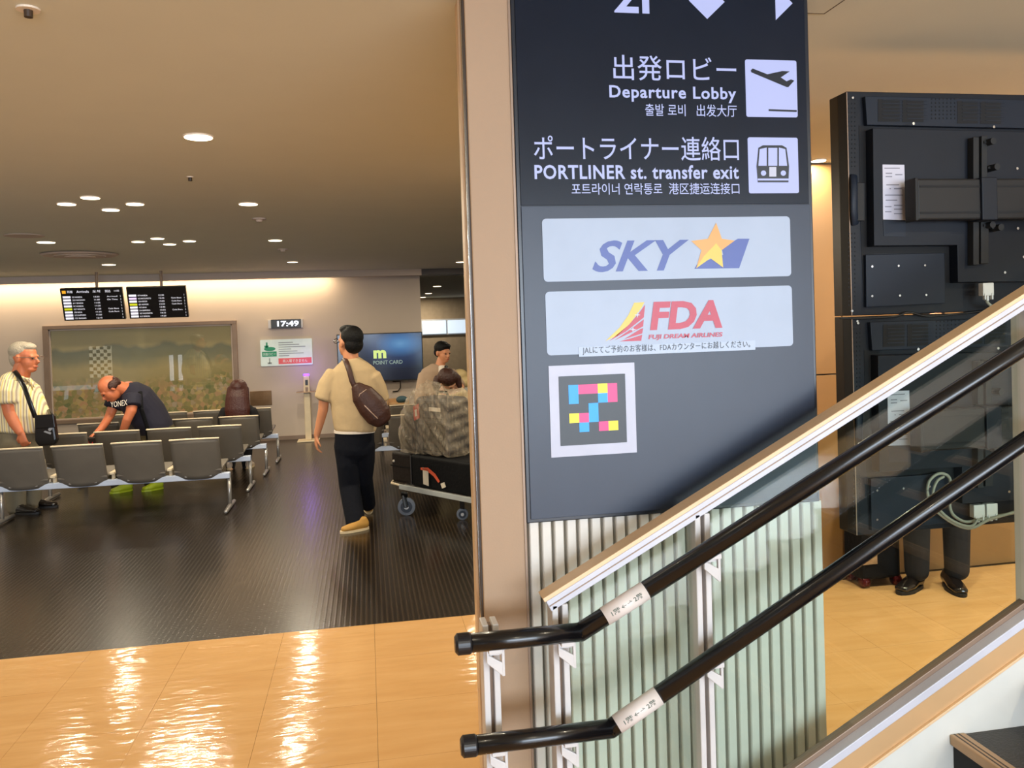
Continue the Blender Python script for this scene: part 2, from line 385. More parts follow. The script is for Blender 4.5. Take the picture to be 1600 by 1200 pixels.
def rrect(x0, x1, z0, z1, r, Y, n=5):
    out = []
    for cx, cz, a in ((x1 - r, z1 - r, 0), (x0 + r, z1 - r, 90), (x0 + r, z0 + r, 180), (x1 - r, z0 + r, 270)):
        for i in range(n + 1): q = math.radians(a + 90 * i / n); out.append(V3((cx + r * math.cos(q), Y, cz + r * math.sin(q))))
    return out
_tc = {}
def text_mesh(s, bold=0, shear=0, space=1.0):
    k = (s, bold, shear, space)
    if k in _tc: return _tc[k]
    c = bpy.data.curves.new('t', 'FONT'); c.body = s; c.offset = bold; c.shear = shear; c.space_character = space; c.resolution_u = 3
    o = bpy.data.objects.new('t', c); COL.objects.link(o)
    dg = bpy.context.evaluated_depsgraph_get(); m = bpy.data.meshes.new_from_object(o.evaluated_get(dg))
    v = [tuple(x.co[:2]) for x in m.vertices]; f = [tuple(p.vertices) for p in m.polygons]
    bpy.data.objects.remove(o); bpy.data.meshes.remove(m); bpy.data.curves.remove(c)
    xs = [a[0] for a in v]; ys = [a[1] for a in v]
    _tc[k] = ([((a - min(xs)) / (max(xs) - min(xs)), (b - min(ys)) / (max(ys) - min(ys))) for a, b in v], f); return _tc[k]
def text(name, s, m, x0, x1, z0, z1, Y, parent, bold=0, shear=0, space=1.0, label=None):
    uv, f = text_mesh(s, bold, shear, space); mb = MB(); mb.add([(x0 + (x1 - x0) * u, Y, z0 + (z1 - z0) * w) for u, w in uv], f)
    return obj(name, mb, m, parent, fix=False, label=label)
def ptext(name, s, m, px0, py0, px1, py1, Y, parent, **kw):
    x0, x1, z0, z1 = prect(px0, py0, px1, py1, Y); return text(name, s, m, x0, x1, z0, z1, Y - .0012, parent, **kw)
def put_text(name, s, m, o, u, w, parent, **kw):     # text on any plane: origin, width vector, height vector
    uv, f = text_mesh(s, **kw); mb = MB(); mb.add([V3(o) + V3(u) * a + V3(w) * b for a, b in uv], f); return obj(name, mb, m, parent, fix=False)

# ================================================================== STRUCTURE
EDGE = 4.735                  # where the cream vinyl meets the dark rubber
BACK = 13.02
def struct(name, mb, m, **kw): return obj(name, mb, m, kind='structure', **kw)
floor = struct('floor', MB().box(-8, 6.4, -6, EDGE, -.12, -.012), 'dark_fitting'); floor['label'] = 'cream vinyl tile floor in front'
base_tile = None
for i in range(-9, 11):
    for j in range(0, 8):
        x0 = i * .5 - .01; y1 = EDGE - j * .5
        if base_tile is None:
            base_tile = obj('tile', MB().box(.0006, .4994, -.4994, -.0006, -.012, 0), 'cream_vinyl', floor); t = base_tile
        else: t = base_tile.copy(); COL.objects.link(t); t.parent = floor
        t.location = (x0, y1, 0)
obj('floor_surface', MB().box(-8, 6.4, -6, EDGE - 4.001, -.012, 0), 'cream_vinyl', floor)
f2 = struct('floor', MB().box(-12, 6.4, EDGE + .001, 26, -.12, -.001), 'dark_rubber'); f2['label'] = 'dark studded rubber floor of the waiting area'
cl = struct('ceiling', MB().hexa([(-12, -6, ceil_z(-6)), (6.4, -6, ceil_z(-6)), (6.4, 12.62, ceil_z(12.62)), (-12, 12.62, ceil_z(12.62)),
    (-12, -6, 2.95), (6.4, -6, 2.95), (6.4, 12.62, 2.95), (-12, 12.62, 2.95)]), 'ceiling_paint')
XE = P(660, 560, BACK).x      # right end of the back wall
struct('ceiling', MB().box(-12, 6.4, 12.62, 26, 2.72, 2.95), 'ceiling_paint')
struct('ceiling', MB().box(XE + .02, 6.4, 12.95, 26, 2.53, 2.60), 'ceiling_paint')
struct('trim_1', MB().box(-12, XE, 12.56, 12.68, 2.452, 2.60), 'fascia_paint')
struct('trim_2', MB().box(XE, 6.4, 12.60, 12.95, 2.46, 2.60), 'dark_fitting')
struct('wall_back', MB().box(-12, XE, BACK, BACK + .2, -.05, 2.9), 'wall_paint')
struct('baseboard_back', MB().box(-12, XE, BACK - .015, BACK, 0, .06), 'frame_metal')
struct('wall_left', MB().box(-12.2, -12, -6, 26, -.1, 2.95), 'wall_paint')
struct('wall_far', MB().box(-12, 6.4, 26, 26.2, -.1, 2.95), 'far_wall')
struct('wall_right', MB().box(6.4, 6.6, -6, 26, -.1, 2.95), 'wall_paint')
# brown panelled wall behind the monitors
XR = P(1280, 880, 4.76).x - 1.1
wp = struct('wall_middle', MB().box(XR, 6.4, 4.80, 4.98, 0, 2.62), 'dark_fitting')
jz = P(1287, 585, 4.78).z
xs = [XR, XR + 1.3, XR + 2.6, XR + 3.9, 6.4]
for a, b in zip(xs[:-1], xs[1:]):
    for z0, z1 in ((.0, jz - .004), (jz + .004, 2.628)):
        obj('panel', MB().box(a + .004, b - .004, 4.765, 4.80, z0, z1), 'brown_panel', wp, bevel=.002)
# far window band
w1 = struct('window_1', MB().box(P(655, 510, 25.9).x, P(760, 510, 25.9).x, 25.94, 26.0, P(700, 523, 25.9).z, P(700, 498, 25.9).z), 'white_metal')
for a, b in ((660, 697), (700, 745)):
    obj('pane', MB().box(P(a, 510, 25.9).x, P(b, 510, 25.9).x, 25.90, 25.94, P(700, 521, 25.9).z, P(700, 500.5, 25.9).z), 'far_window', w1)
# facade behind the photographer
fw = struct('wall_front', MB().box(-12, -2, -6.2, -6, -.1, 2.95).box(6.4, 6.6, -6.2, -6, -.1, 2.95).box(-2, 6.4, -6.2, -6, -.1, .25).box(-2, 6.4, -6.2, -6, 2.6, 2.95), 'wall_paint')
for x in range(-1, 7, 2): obj('mullion', MB().box(x - .03, x + .03, -6.15, -6.02, .25, 2.6), 'frame_metal', fw)

# downlights
def downlight(p, d, label, group, power=1.0):
    t = thing('downlight', p, label, 'ceiling light', group)
    n = 28; r = d / 2
    rg = MB(); rg.loft([p + V3((0, 0, .004)), p + V3((0, 0, -.006))], [r * 1.14, r * 1.10], n=n, cap=False)
    obj('ring', rg, 'lamp_ring', t)
    obj('diffuser', MB().cyl(p + V3((0, 0, -.0065)), p + V3((0, 0, -.009)), r, n), 'lamp_glow', t)
    area('downlight_lamp', p + V3((0, 0, -.012)), (d * .95, d), LAMP_W * power, WARM, shape='DISK')
    return t
rowl = [((310, 213), 'largest round downlight, nearest, alone in the ceiling'), ((388, 318), 'round downlight behind the largest one'),
        ((430, 375), 'third round downlight of the row running back to the clock'), ((457, 409), 'farthest round downlight of the row above the clock')]
for (a, b), l in rowl: downlight(CE(a, b), .128, l, 'row of single downlights', 1.3)
for (a, b), l in (((104, 318), 'leftmost downlight of the near cluster of four'), ((141, 308), 'rearmost-looking top downlight of the near cluster of four'), ((173, 327), 'lowest downlight of the near cluster of four'), ((211, 318), 'rightmost downlight of the near cluster of four')):
    downlight(CE(a, b), .115, l, 'near cluster of four downlights', .7)
for (a, b), l in (((216, 377), 'leftmost downlight of the far cluster of four'), ((246, 372), 'top downlight of the far cluster of four'), ((265, 381), 'lowest downlight of the far cluster of four'), ((296, 376), 'rightmost downlight of the far cluster of four')):
    downlight(CE(a, b), .115, l, 'far cluster of four downlights', .7)
downlight(CE(72, 378), .15, 'single downlight at the left beside the round air diffuser', 'other downlights')
downlight(CE(170, 413), .15, 'single downlight just above the arrivals screens', 'other downlights')
downlight(CE(721, 409), .15, 'single downlight close to the tan pillar', 'other downlights')
downlight(CE(1279, 250), .085, 'downlight between the black sign and the monitor back', 'other downlights', .5)
for a, b, Yd in ((683, 446, 18), (669.5, 460, 22), (661, 470.5, 25.0)):
    p = P(a, b, Yd); p.z = 2.529; downlight(p, .17, {446: 'nearer downlight in the passage right of the back wall', 460: 'middle downlight in the passage right of the back wall', 470.5: 'farthest downlight in the passage right of the back wall'}[b], 'passage downlights', 2.0)
for x, y in ((-5.5, 4.4), (-5.5, 8), (-8, 6), (-8.5, 10), (1.6, 6.4), (3.6, 8), (.4, -1), (-3, 1.6), (4.6, 3.6), (2.6, 3.5), (3.4, 3.5), (2.9, .9), (3.2, 11), (-2.2, 3.6)):  # unseen downlights added to brighten the near floor, right side and hall
    if (x, y) == (-2.2, 3.6): continue
    downlight(V3((x, y, ceil_z(y))), .14, 'added round downlight outside the view, brightening the hall', 'added fill downlights outside the view', (2.6 if (x > 2 and y > 3) else 1.5) if y < 4.6 else 2.8)
# sprinklers, detectors, air diffuser, access hatch
for (a, b), l in (((44, 13), 'small sprinkler head at the top left of the ceiling'), ((297, 276), 'small sprinkler head between the downlights')):
    p = CE(a, b); t = thing('sprinkler', p, l, 'sprinkler', 'ceiling sprinklers')
    obj('flange', MB().cyl(p, p + V3((0, 0, -.006)), .032 if b < 100 else .02, 20), 'lamp_ring', t)
    obj('nozzle', MB().cyl(p + V3((0, 0, -.006)), p + V3((0, 0, -.026)), .012, 12), 'dark_fitting', t)
for (a, b), l in (((405, 341), 'flat round detector behind the second downlight'), ((442, 389), 'small dark detector beside the far row of downlights')):
    p = CE(a, b); t = thing('smoke_detector', p, l, 'detector', 'ceiling detectors')
    obj('base', MB().cyl(p, p + V3((0, 0, -.012)), .055, 24), 'fascia_paint', t); obj('sensor', MB().cyl(p + V3((0, 0, -.012)), p + V3((0, 0, -.03)), .03, 20, .022), 'fascia_paint', t)
p = CE(125, 397); t = thing('air_diffuser', p, 'large round air diffuser with rings in the ceiling', 'air vent')
for i, r in enumerate((.38, .27, .16)): obj('ring', MB().loft([p + V3((0, 0, -.004)), p + V3((0, 0, -.020 - .008 * i))], [r, r * .93], n=32, cap=False), 'fascia_paint', t)
p = CE(38, 368); t = thing('ceiling_speaker', p, 'faint round speaker grille in the ceiling at the left', 'speaker')
obj('grille', MB().cyl(p, p + V3((0, 0, -.006)), .16, 28), 'fascia_paint', t)
h = CE(1288, 21); mb = MB(); mb.box(h.x - .45, h.x, h.y - .005, h.y, ceil_z(2.3) - .02, ceil_z(h.y) - .0005)
mb = MB(); zc = ceil_z(h.y) - .001
mb.box(h.x - .45, h.x, h.y - .45, h.y, zc - .0015, zc + .004)
t = thing('access_hatch', (h.x, h.y, zc), 'square ceiling access hatch right of the black sign', 'hatch')
obj('hatch_panel', MB().box(h.x - .45, h.x - .004, h.y - .45, h.y - .004, zc - .001, zc + .01), 'ceiling_paint', t)
obj('hatch_edge', MB().box(h.x - .454, h.x + .0, h.y - .004, h.y, zc - .0015, zc + .01).box(h.x - .004, h.x, h.y - .45, h.y, zc - .0015, zc + .01), 'dark_fitting', t)

# ------------------------------------------------------------------ pillar
SY = 2.33                     # sign plane
pxl = P(725, 0, SY).x; pxr = P(797, 0, SY).x - .002
pil = struct('pillar', MB().box(pxl, pxr + .002, SY, SY + .17, 0, ceil_z(SY)), 'pillar_paint', bevel=.003); pil['label'] = 'tan painted pillar left of the black sign'
x = pxl
obj('edge_strip', MB().box(x - .006, x, SY + .035, SY + .05, 0, 2.66), 'chrome', pil)
obj('edge_strip', MB().box(x - .004, x, SY + .012, SY + .034, 0, 2.66), 'dark_fitting', pil)
obj('edge_strip', MB().box(x - .006, x, SY + .11, SY + .17, 0, 2.66), 'tan_paint', pil)
obj('corner_bead', MB().box(pxr - .006, pxr, SY - .004, SY, 0, 2.66), 'frame_metal', pil)

# ------------------------------------------------------------------ fluted panel under the sign
fx0, fx1 = P(823, 817, SY + .03).x, P(1282.5, 790, SY + .03).x
zt = P(1050, 802, SY).z
pan = thing('fluted_panel', ((fx0 + fx1) / 2, SY + .05, 0), 'pale green-white fluted panel standing below the black sign', 'panel')
obj('backing', MB().box(fx0, fx1, SY + .036, SY + .16, 0, zt), 'flute_groove', pan)
ns = 25; pw = (fx1 - fx0) / ns
for i in range(ns):
    a = fx0 + i * pw; z0 = .002
    o = obj('slat', MB().prism([(a + .003, SY + .036, z0), (a + .0045, SY + .020, z0), (a + .0075, SY + .016, z0), (a + pw - .0075, SY + .016, z0), (a + pw - .0045, SY + .020, z0), (a + pw - .003, SY + .036, z0)], (0, 0, zt - .002)), 'flute_light', pan)

# ------------------------------------------------------------------ sign
sx0, sx1 = P(797, 0, SY).x, P(1262, 0, SY).x; sz0 = P(1050, 801, SY).z; sz1 = 2.655
sg = thing('information_sign', ((sx0 + sx1) / 2, SY, sz0), 'tall dark backlit direction sign with white Japanese and English lettering', 'sign')
obj('cabinet', MB().box(sx0, sx1, SY, SY + .13, sz0, sz1), 'sign_dark', sg, bevel=.003)
seam = P(1040, 320, SY).z; F = SY - .004
obj('upper_panel', MB().box(sx0 + .012, sx1 - .014, F, SY, seam, sz1), 'sign_face', sg, bevel=.001)
obj('lower_panel', MB().box(sx0 + .012, sx1 - .012, F - .001, SY, sz0 + .012, seam - .002), 'sign_face_low', sg, bevel=.001)
B = .012
ptext('floor_lettering', '2F', 'led_white', 959, -34, 1035, 21, F, sg, bold=.02)
x0, x1, z0, z1 = prect(1080, -60, 1132, 28, F)
ax = lambda px: P(px, 0, F).x; az = lambda py: P(1050, py, F).z
obj('down_arrow', MB().add([(ax(1076), F - .0012, az(0)), (ax(1104), F - .0012, az(28)), (ax(1132), F - .0012, az(0)), (ax(1116), F - .0012, az(-16)), (ax(1116), F - .0012, az(-60)), (ax(1092), F - .0012, az(-60)), (ax(1092), F - .0012, az(-16))], [(0, 1, 2, 3, 4, 5, 6)]), 'led_white', sg, fix=False)
obj('side_arrow', MB().add([(ax(1211), F - .0012, az(26)), (ax(1238), F - .0012, az(-2)), (ax(1211), F - .0012, az(-30))], [(0, 1, 2)]), 'led_white', sg, fix=False)
ptext('lettering', '出発ロビー', 'led_white', 958, 88, 1150, 127, F, sg, bold=.005, space=1.05)
ptext('lettering', 'Departure Lobby', 'led_white', 952, 135, 1150, 160, F, sg, bold=.022, space=1.1)
ptext('lettering', '출발 로비   出发大厅', 'led_white', 1008, 163, 1151, 182, F, sg, bold=.004)
ptext('lettering', 'ポートライナー連絡口', 'led_white', 834, 213, 1154, 251, F, sg, bold=.005)
ptext('lettering', 'PORTLINER st. transfer exit', 'led_white', 835, 258, 1154, 280, F, sg, bold=.022, space=1.08)
ptext('lettering', '포트라이너 연락통로  港区捷运连接口', 'led_white', 893, 286, 1155, 304, F, sg, bold=.004)
# plane pictogram
def tile(name, x0, y0, x1, y1, r=.006, m='led_white', Y=None, par=sg):
    Y = F - .0005 if Y is None else Y
    a, b, c, d = prect(x0, y0, x1, y1, Y); return obj(name, MB().prism(rrect(a, b, c, d, r, Y), (0, -.0015, 0)), m, par)
pc = tile('plane_pictogram', 1165, 94, 1245, 183)
FP = F - .0035
def poly(name, pts, m, par, Y=FP):
    o = MB().add([P(x, y, Y) for x, y in pts], [tuple(range(len(pts)))]); return obj(name, o, m, par, fix=False)
poly('plane_symbol', [(1173, 110), (1176, 107), (1199, 116), (1222, 111), (1234, 111.5), (1220, 121), (1229, 127), (1236, 124), (1241, 126), (1232, 136), (1229, 136), (1174, 113)], 'sign_dark', pc)
poly('runway_symbol', [(1201, 170.5), (1245, 172), (1245, 175), (1201, 173.5)], 'sign_dark', pc)
pc = tile('train_pictogram', 1169, 215, 1247, 302)
poly('train_body', [(1185, 231), (1192, 227), (1222, 227), (1229, 231), (1233, 260), (1232, 285), (1184, 285), (1182, 260)], 'sign_dark', pc)
poly('train_window', [(1187, 233), (1198, 230.5), (1198, 259), (1185, 259)], 'led_white', pc, FP - .0004)
poly('train_window', [(1217, 230.5), (1227, 233), (1230, 259), (1217, 259)], 'led_white', pc, FP - .0004)
poly('train_door', [(1200.5, 231), (1214.5, 231), (1214.5, 259), (1200.5, 259)], 'led_white', pc, FP - .0004)
poly('door_panel', [(1202, 261), (1213, 261), (1213, 276), (1202, 276)], 'sticker_white', pc, FP - .0004)
for cx in (1193, 1224): poly('headlight', [(cx + 4.2 * math.cos(q), 270.5 + 4.2 * math.sin(q)) for q in [i * PI / 8 for i in range(16)]], 'led_white', pc, FP - .0004)
poly('skirt_gap', [(1184, 279), (1233, 279), (1233, 282), (1184, 282)], 'led_white', pc, FP - .0006)
# airline panels
a1 = tile('airline_panel', 848, 340, 1235, 436, .012, 'sticker_blue_white', F - .002); a1['label'] = 'white panel with the blue SKY mark and star'
a2 = tile('airline_panel', 853, 451, 1238, 548, .012, 'sticker_blue_white', F - .002); a2['label'] = 'white panel with the red FDA mark'
FA = F - .0045
x0, x1, z0, z1 = prect(925, 375, 1077, 424, FA)
text('lettering', 'SKY', 'logo_blue', x0, x1, z0, z1, FA, a1, bold=.022, shear=.35)
poly('blue_field', [(1153, 373), (1171, 373), (1155, 419), (1085, 420), (1090, 412), (1130, 398), (1128, 388)], 'logo_blue', a1, FA)
star = [(1119, 348), (1128, 373), (1148, 376), (1127.5, 391), (1130, 418), (1110, 403.5), (1088, 419), (1096, 391), (1080, 376.5), (1106, 373)]
poly('star', star, 'logo_orange', a1, FA - .0006)
poly('star_light', [(1119, 380), (1127.5, 391), (1130, 418), (1110, 403.5), (1088, 419), (1100, 400)], 'logo_yellow', a1, FA - .0009)
ptext('lettering', 'FDA', 'logo_red', 1015, 470, 1128, 514, FA, a2, bold=.04, shear=.15)
ptext('lettering', 'FUJI DREAM AIRLINES', 'logo_red', 1013, 521, 1129, 530, FA, a2, bold=.03, shear=.15)
poly('tail_yellow', [(991, 473), (1007, 472), (1003, 480), (985, 505), (965, 524), (946, 533), (968, 512), (982, 492)], 'logo_yellow', a2, FA)
for q in ([(1008, 476), (1006, 496), (978, 518), (952, 533), (982, 508), (998, 490)], [(1006, 499), (1005, 510), (985, 520), (960, 532), (985, 515)], [(1005, 512.5), (1003.5, 521), (975, 530), (1000, 514.5)], [(1003.5, 523), (1002, 532.5), (968, 533.5), (985, 529)]):
    poly('tail_red', q, 'logo_red', a2, FA)
for cx, cy, s in ((996, 492, 5), (989, 515, 6)): poly('glint', [(cx - s, cy), (cx - 1, cy - 1), (cx, cy - s), (cx + 1, cy - 1), (cx + s, cy), (cx + 1, cy + 1), (cx, cy + s), (cx - 1, cy + 1)], 'sticker_white', a2, FA - .0006)
tile('notice_strip', 904, 537, 1180, 552, .002, 'sticker_strip', FA + .0005, a2)
ptext('lettering', 'JALにてご予約のお客様は、FDAカウンターにお越しください。', 'text_black', 910, 536.5, 1172, 549.5, FA - .0012, a2, bold=.002, space=1.1)
cs = tile('code_poster', 859, 569, 993, 711, .001, 'sticker_white', F - .002); cs['label'] = 'white-bordered poster of coloured square blocks'
x0, x1, z0, z1 = prect(859, 569, 993, 711, F)
tile('black_square', 874, 586, 978, 694, .001, 'code_black', FA + .0015, cs)
gx0, gx1, gz0, gz1 = prect(889, 600, 965, 674, FA); cw = (gx1 - gx0) / 5; ch = (gz1 - gz0) / 5
for i, row in enumerate(('CMMYM', 'C..CM', '..C..', 'YMC..', '.C.MY')):
    for j, k in enumerate(row):
        if k != '.': obj('block', MB().box(gx0 + j * cw, gx0 + (j + 1) * cw, FA - .001, FA + .001, gz1 - (i + 1) * ch, gz1 - i * ch), {'C': 'code_cyan', 'M': 'code_magenta', 'Y': 'code_yellow'}[k], cs)

# ================================================================== STAIR, BALUSTRADE, HANDRAILS
RY, GY = 2.10, 2.20
SL = .525                     # stair slope
ux = V3((1, 0, SL)).normalized(); un = V3((-SL, 0, 1)).normalized()
capA = P(848, 936, GY - .03); capB = P(1600, 459, GY - .03)
capS = (capB.z - capA.z) / (capB.x - capA.x)
capu = V3((1, 0, capS)).normalized(); capn = V3((-capS, 0, 1)).normalized(); LC = 3.2
bal = thing('glass_balustrade', (P(875, 1100, GY).x, GY, 0), 'stair balustrade of glass panes under a tan and white sloping top rail', 'balustrade')
obj('top_rail', MB().obox(capA, capu * LC, V3((0, .062, 0)), -capn * .012), 'tan_paint', bal, bevel=.002)
obj('rail_channel', MB().obox(capA - capn * .012 + capu * .004, capu * LC, V3((0, .056, 0)), -capn * .032), 'white_channel', bal, bevel=.002)
obj('rail_groove', MB().obox(capA - capn * .026 + capu * .006 - V3((0, .0015, 0)), capu * LC, V3((0, .004, 0)), -capn * .003), 'frame_metal', bal)
# glass panes between the posts, and the sloping base channel
ca = P(1257, 1195, GY); 
def base_z(x): return ca.z + (x - ca.x) * .535
def cap_z(x): return capA.z + (x - capA.x) * capS
pxs = [P(873, 1000, GY).x, P(1095, 950, GY).x, P(1606, 700, GY).x, P(1606, 700, GY).x + .75]
for a, b in zip(pxs[:-1], pxs[1:]):
    a += .022; b -= .02
    za, zb = max(.01, base_z(a)), max(.01, base_z(b)); pts = [(a, GY, za), (b, GY, zb), (b, GY, cap_z(b) - .05), (a, GY, cap_z(a) - .05)]
    if base_z(a) < .01: xk = ca.x + (.01 - ca.z) / .535; pts.insert(1, (xk, GY, .01))
    obj('glass_pane', MB().prism(pts, (0, .01, 0)), 'glass_clear', bal)
def post(x, z0, z1, parent, w=.017, gap=.011):
    for s in (-1, 1):
        c = x + s * (gap / 2 + w / 2); obj('post', MB().box(c - w / 2, c + w / 2, GY - .03, GY + .035, max(z0, 0), z1), 'white_metal', parent, bevel=.003)
    obj('post_core', MB().box(x - gap / 2, x + gap / 2, GY - .004, GY + .02, max(z0, 0), z1 - .01), 'frame_metal', parent)
for x in pxs[:3]: post(x, base_z(x) - .05, cap_z(x) - .045, bal)
xp0 = P(768, 1100, GY).x
en = thing('rail_end_post', (xp0, GY, 0), 'short white twin-plate post carrying the handrail ends', 'post')
post(xp0, 0, P(765, 970, GY).z, en)
# base channel, tan stringer, white skirt
c0 = V3((ca.x - .72, GY - .03, base_z(ca.x - .72))); cu = V3((1, 0, .535)).normalized(); cn = V3((-.535, 0, 1)).normalized()
st = thing('stair_stringer', (ca.x, GY, 0), 'tan and white sloping stringer along the foot of the glass', 'stringer')
obj('glazing_bead', MB().obox(c0 + V3((0, .022, 0)), cu * 3.4, V3((0, .03, 0)), cn * .016), 'frame_metal', st, bevel=.002)
obj('white_edge', MB().obox(c0 + V3((0, -.012, 0)), cu * 3.4, V3((0, .07, 0)), -cn * .024), 'white_channel', st, bevel=.002)
obj('tan_band', MB().obox(c0 + V3((0, -.004, 0)) - cn * .024, cu * 3.4, V3((0, .05, 0)), -cn * .068), 'stringer_tan', st, bevel=.002)
obj('tan_ledge', MB().obox(c0 + V3((0, -.012, 0)) - cn * .092, cu * 3.4, V3((0, .06, 0)), -cn * .008), 'tan_paint', st, bevel=.001)
a = V3((c0.x, GY - .034, c0.z)) - cn * .1; b = a + cu * 3.4
obj('skirt_board', MB().prism([(a.x + .15, GY - .03, 0), (b.x, GY - .03, 0), (b.x, GY - .03, b.z), (a.x, GY - .03, a.z), (a.x, GY - .03, 0)], (0, .05, 0)), 'skirt_white', st)
# steps
sc = P(1487, 1152, GY - .04)
stair = thing('staircase', (sc.x, 1.5, 0), 'dark stair treads with tan nosings climbing to the right', 'stairs')
rise = sc.z / 3
k0 = -2
for k in range(k0, 5):
    xs_ = sc.x + k * rise / .535; z = sc.z + k * rise
    if z < .05: continue
    obj('tread', MB().box(xs_ + .03, xs_ + rise / .535 + .02, .6, GY - .031, z - .03, z), 'step_dark', stair)
    obj('riser', MB().box(xs_ + .012, xs_ + .03, .6, GY - .031, z - rise, z - .03), 'black_rubber', stair)
    ng = obj('nosing', MB().box(xs_, xs_ + .05, .6, GY - .032, z - .026, z + .004), 'step_nosing', stair, bevel=.003)
    obj('nosing_groove', MB().box(xs_ + .012, xs_ + .017, .6, GY - .033, z + .0035, z + .0045).box(xs_ + .026, xs_ + .031, .6, GY - .033, z + .0035, z + .0045), 'dark_fitting', ng)
    obj('stair_body', MB().box(xs_ + .03, xs_ + rise / .535 + .03, .6, GY - .031, 0.001, z - .03), 'black_rubber', stair)
# handrails
def handrail(pend, pbend, pa, pb, tape, label):
    e, k, q, r2 = (P(*pend, RY), P(*pbend, RY), P(*pa, RY), P(*pb, RY))
    e.z = k.z = (e.z + k.z) / 2
    s = (r2.z - q.z) / (r2.x - q.x); d = V3((1, 0, s)).normalized()
    k = V3((q.x + (k.z - q.z) / s, RY, k.z))
    t = thing('handrail', e, label, 'handrail', 'black stair handrails')
    R = .0245
    obj('tube', MB().loft([e, k + V3((.004, 0, 0))], [R] * 2, side=(0, 1, 0), n=40, cap=False).loft([k - d * .004, k + d * 3.0], [R] * 2, side=(0, 1, 0), n=40, cap=False).ell(k, (R * .995,) * 3, n=32, m=16), 'black_rail', t, smooth=True)
    cp = MB().loft([e - V3((.004, 0, 0)), e + V3((.003, 0, 0)), e + V3((.034, 0, 0)), e + V3((.038, 0, 0))], [R * .8, R * 1.13, R * 1.13, R * 1.02], side=(0, 1, 0), n=32, cap=False)
    obj('end_cap', cp, 'black_cap', t, smooth=False)
    u0, u1 = [(P(x, y, RY) - k).dot(d) for x, y in tape]
    tp = obj('tape_label', MB().loft([k + d * u0, k + d * u1], [R + .0009] * 2, side=(0, 1, 0), n=32, cap=False), 'tape_white', t, smooth=True)
    # lettering wrapped on the front of the tube
    nn = V3((-d.z, 0, d.x))
    def wrapt(s_, c0, c1, hh, off):
        hh = hh * 1.45
        uv, f = text_mesh(s_, .01); vs = []
        for a_, b_ in uv:
            ang = (b_ - .5) * hh / R + off
            vs.append(k + d * (u0 + (u1 - u0) * (c0 + (c1 - c0) * a_)) + nn * ((R + .0016) * math.sin(ang)) + V3((0, -(R + .0016) * math.cos(ang), 0)))
        obj('lettering', MB().add(vs, f), 'print_dark', tp, fix=False)
    wrapt('1階', .14, .34, .0095, .25); wrapt('2階', .68, .88, .0095, .25); wrapt('←→', .38, .64, .006, .25)
    # brackets
    for x in (xp0, pxs[0], pxs[1], pxs[2]):
        zc = k.z if x < k.x else k.z + (x - k.x) * s
        br = MB().prism([(x - .020, 0, zc - .022), (x - .012, 0, zc - .020), (x - .012, 0, zc - .046), (x - .020, 0, zc - .046)], (0, .012, 0))
        br.prism([(x + .020, 0, zc - .018), (x + .028, 0, zc - .016), (x + .028, 0, zc - .104), (x + .020, 0, zc - .104)], (0, .012, 0))
        br.prism([(x - .020, 0, zc - .042), (x + .022, 0, zc - .068), (x + .022, 0, zc - .104), (x - .020, 0, zc - .066)], (0, .012, 0))
        br.v = [v + V3((0, RY + .018, 0)) for v in br.v]
        b2 = obj('bracket', br, 'white_metal', t, bevel=.002)
        obj('bracket_arm', MB().box(x - .012, x + .022, RY + .028, GY - .028, zc - .05, zc - .03), 'white_metal', b2)
        obj('saddle', MB().box(x - .018, x + .018, RY - .012, RY + .03, zc - .032, zc - .018), 'white_metal', b2, bevel=.002)
    return t
handrail((713, 1009), (912, 985), (1020, 915), (1600, 543), ((944, 963), (1009, 924)), 'upper black tubular handrail along the stair balustrade')
handrail((722, 1167), (940, 1140), (1060, 1065), (1600, 690), ((957, 1121), (1023, 1077)), 'lower black tubular handrail along the stair balustrade')

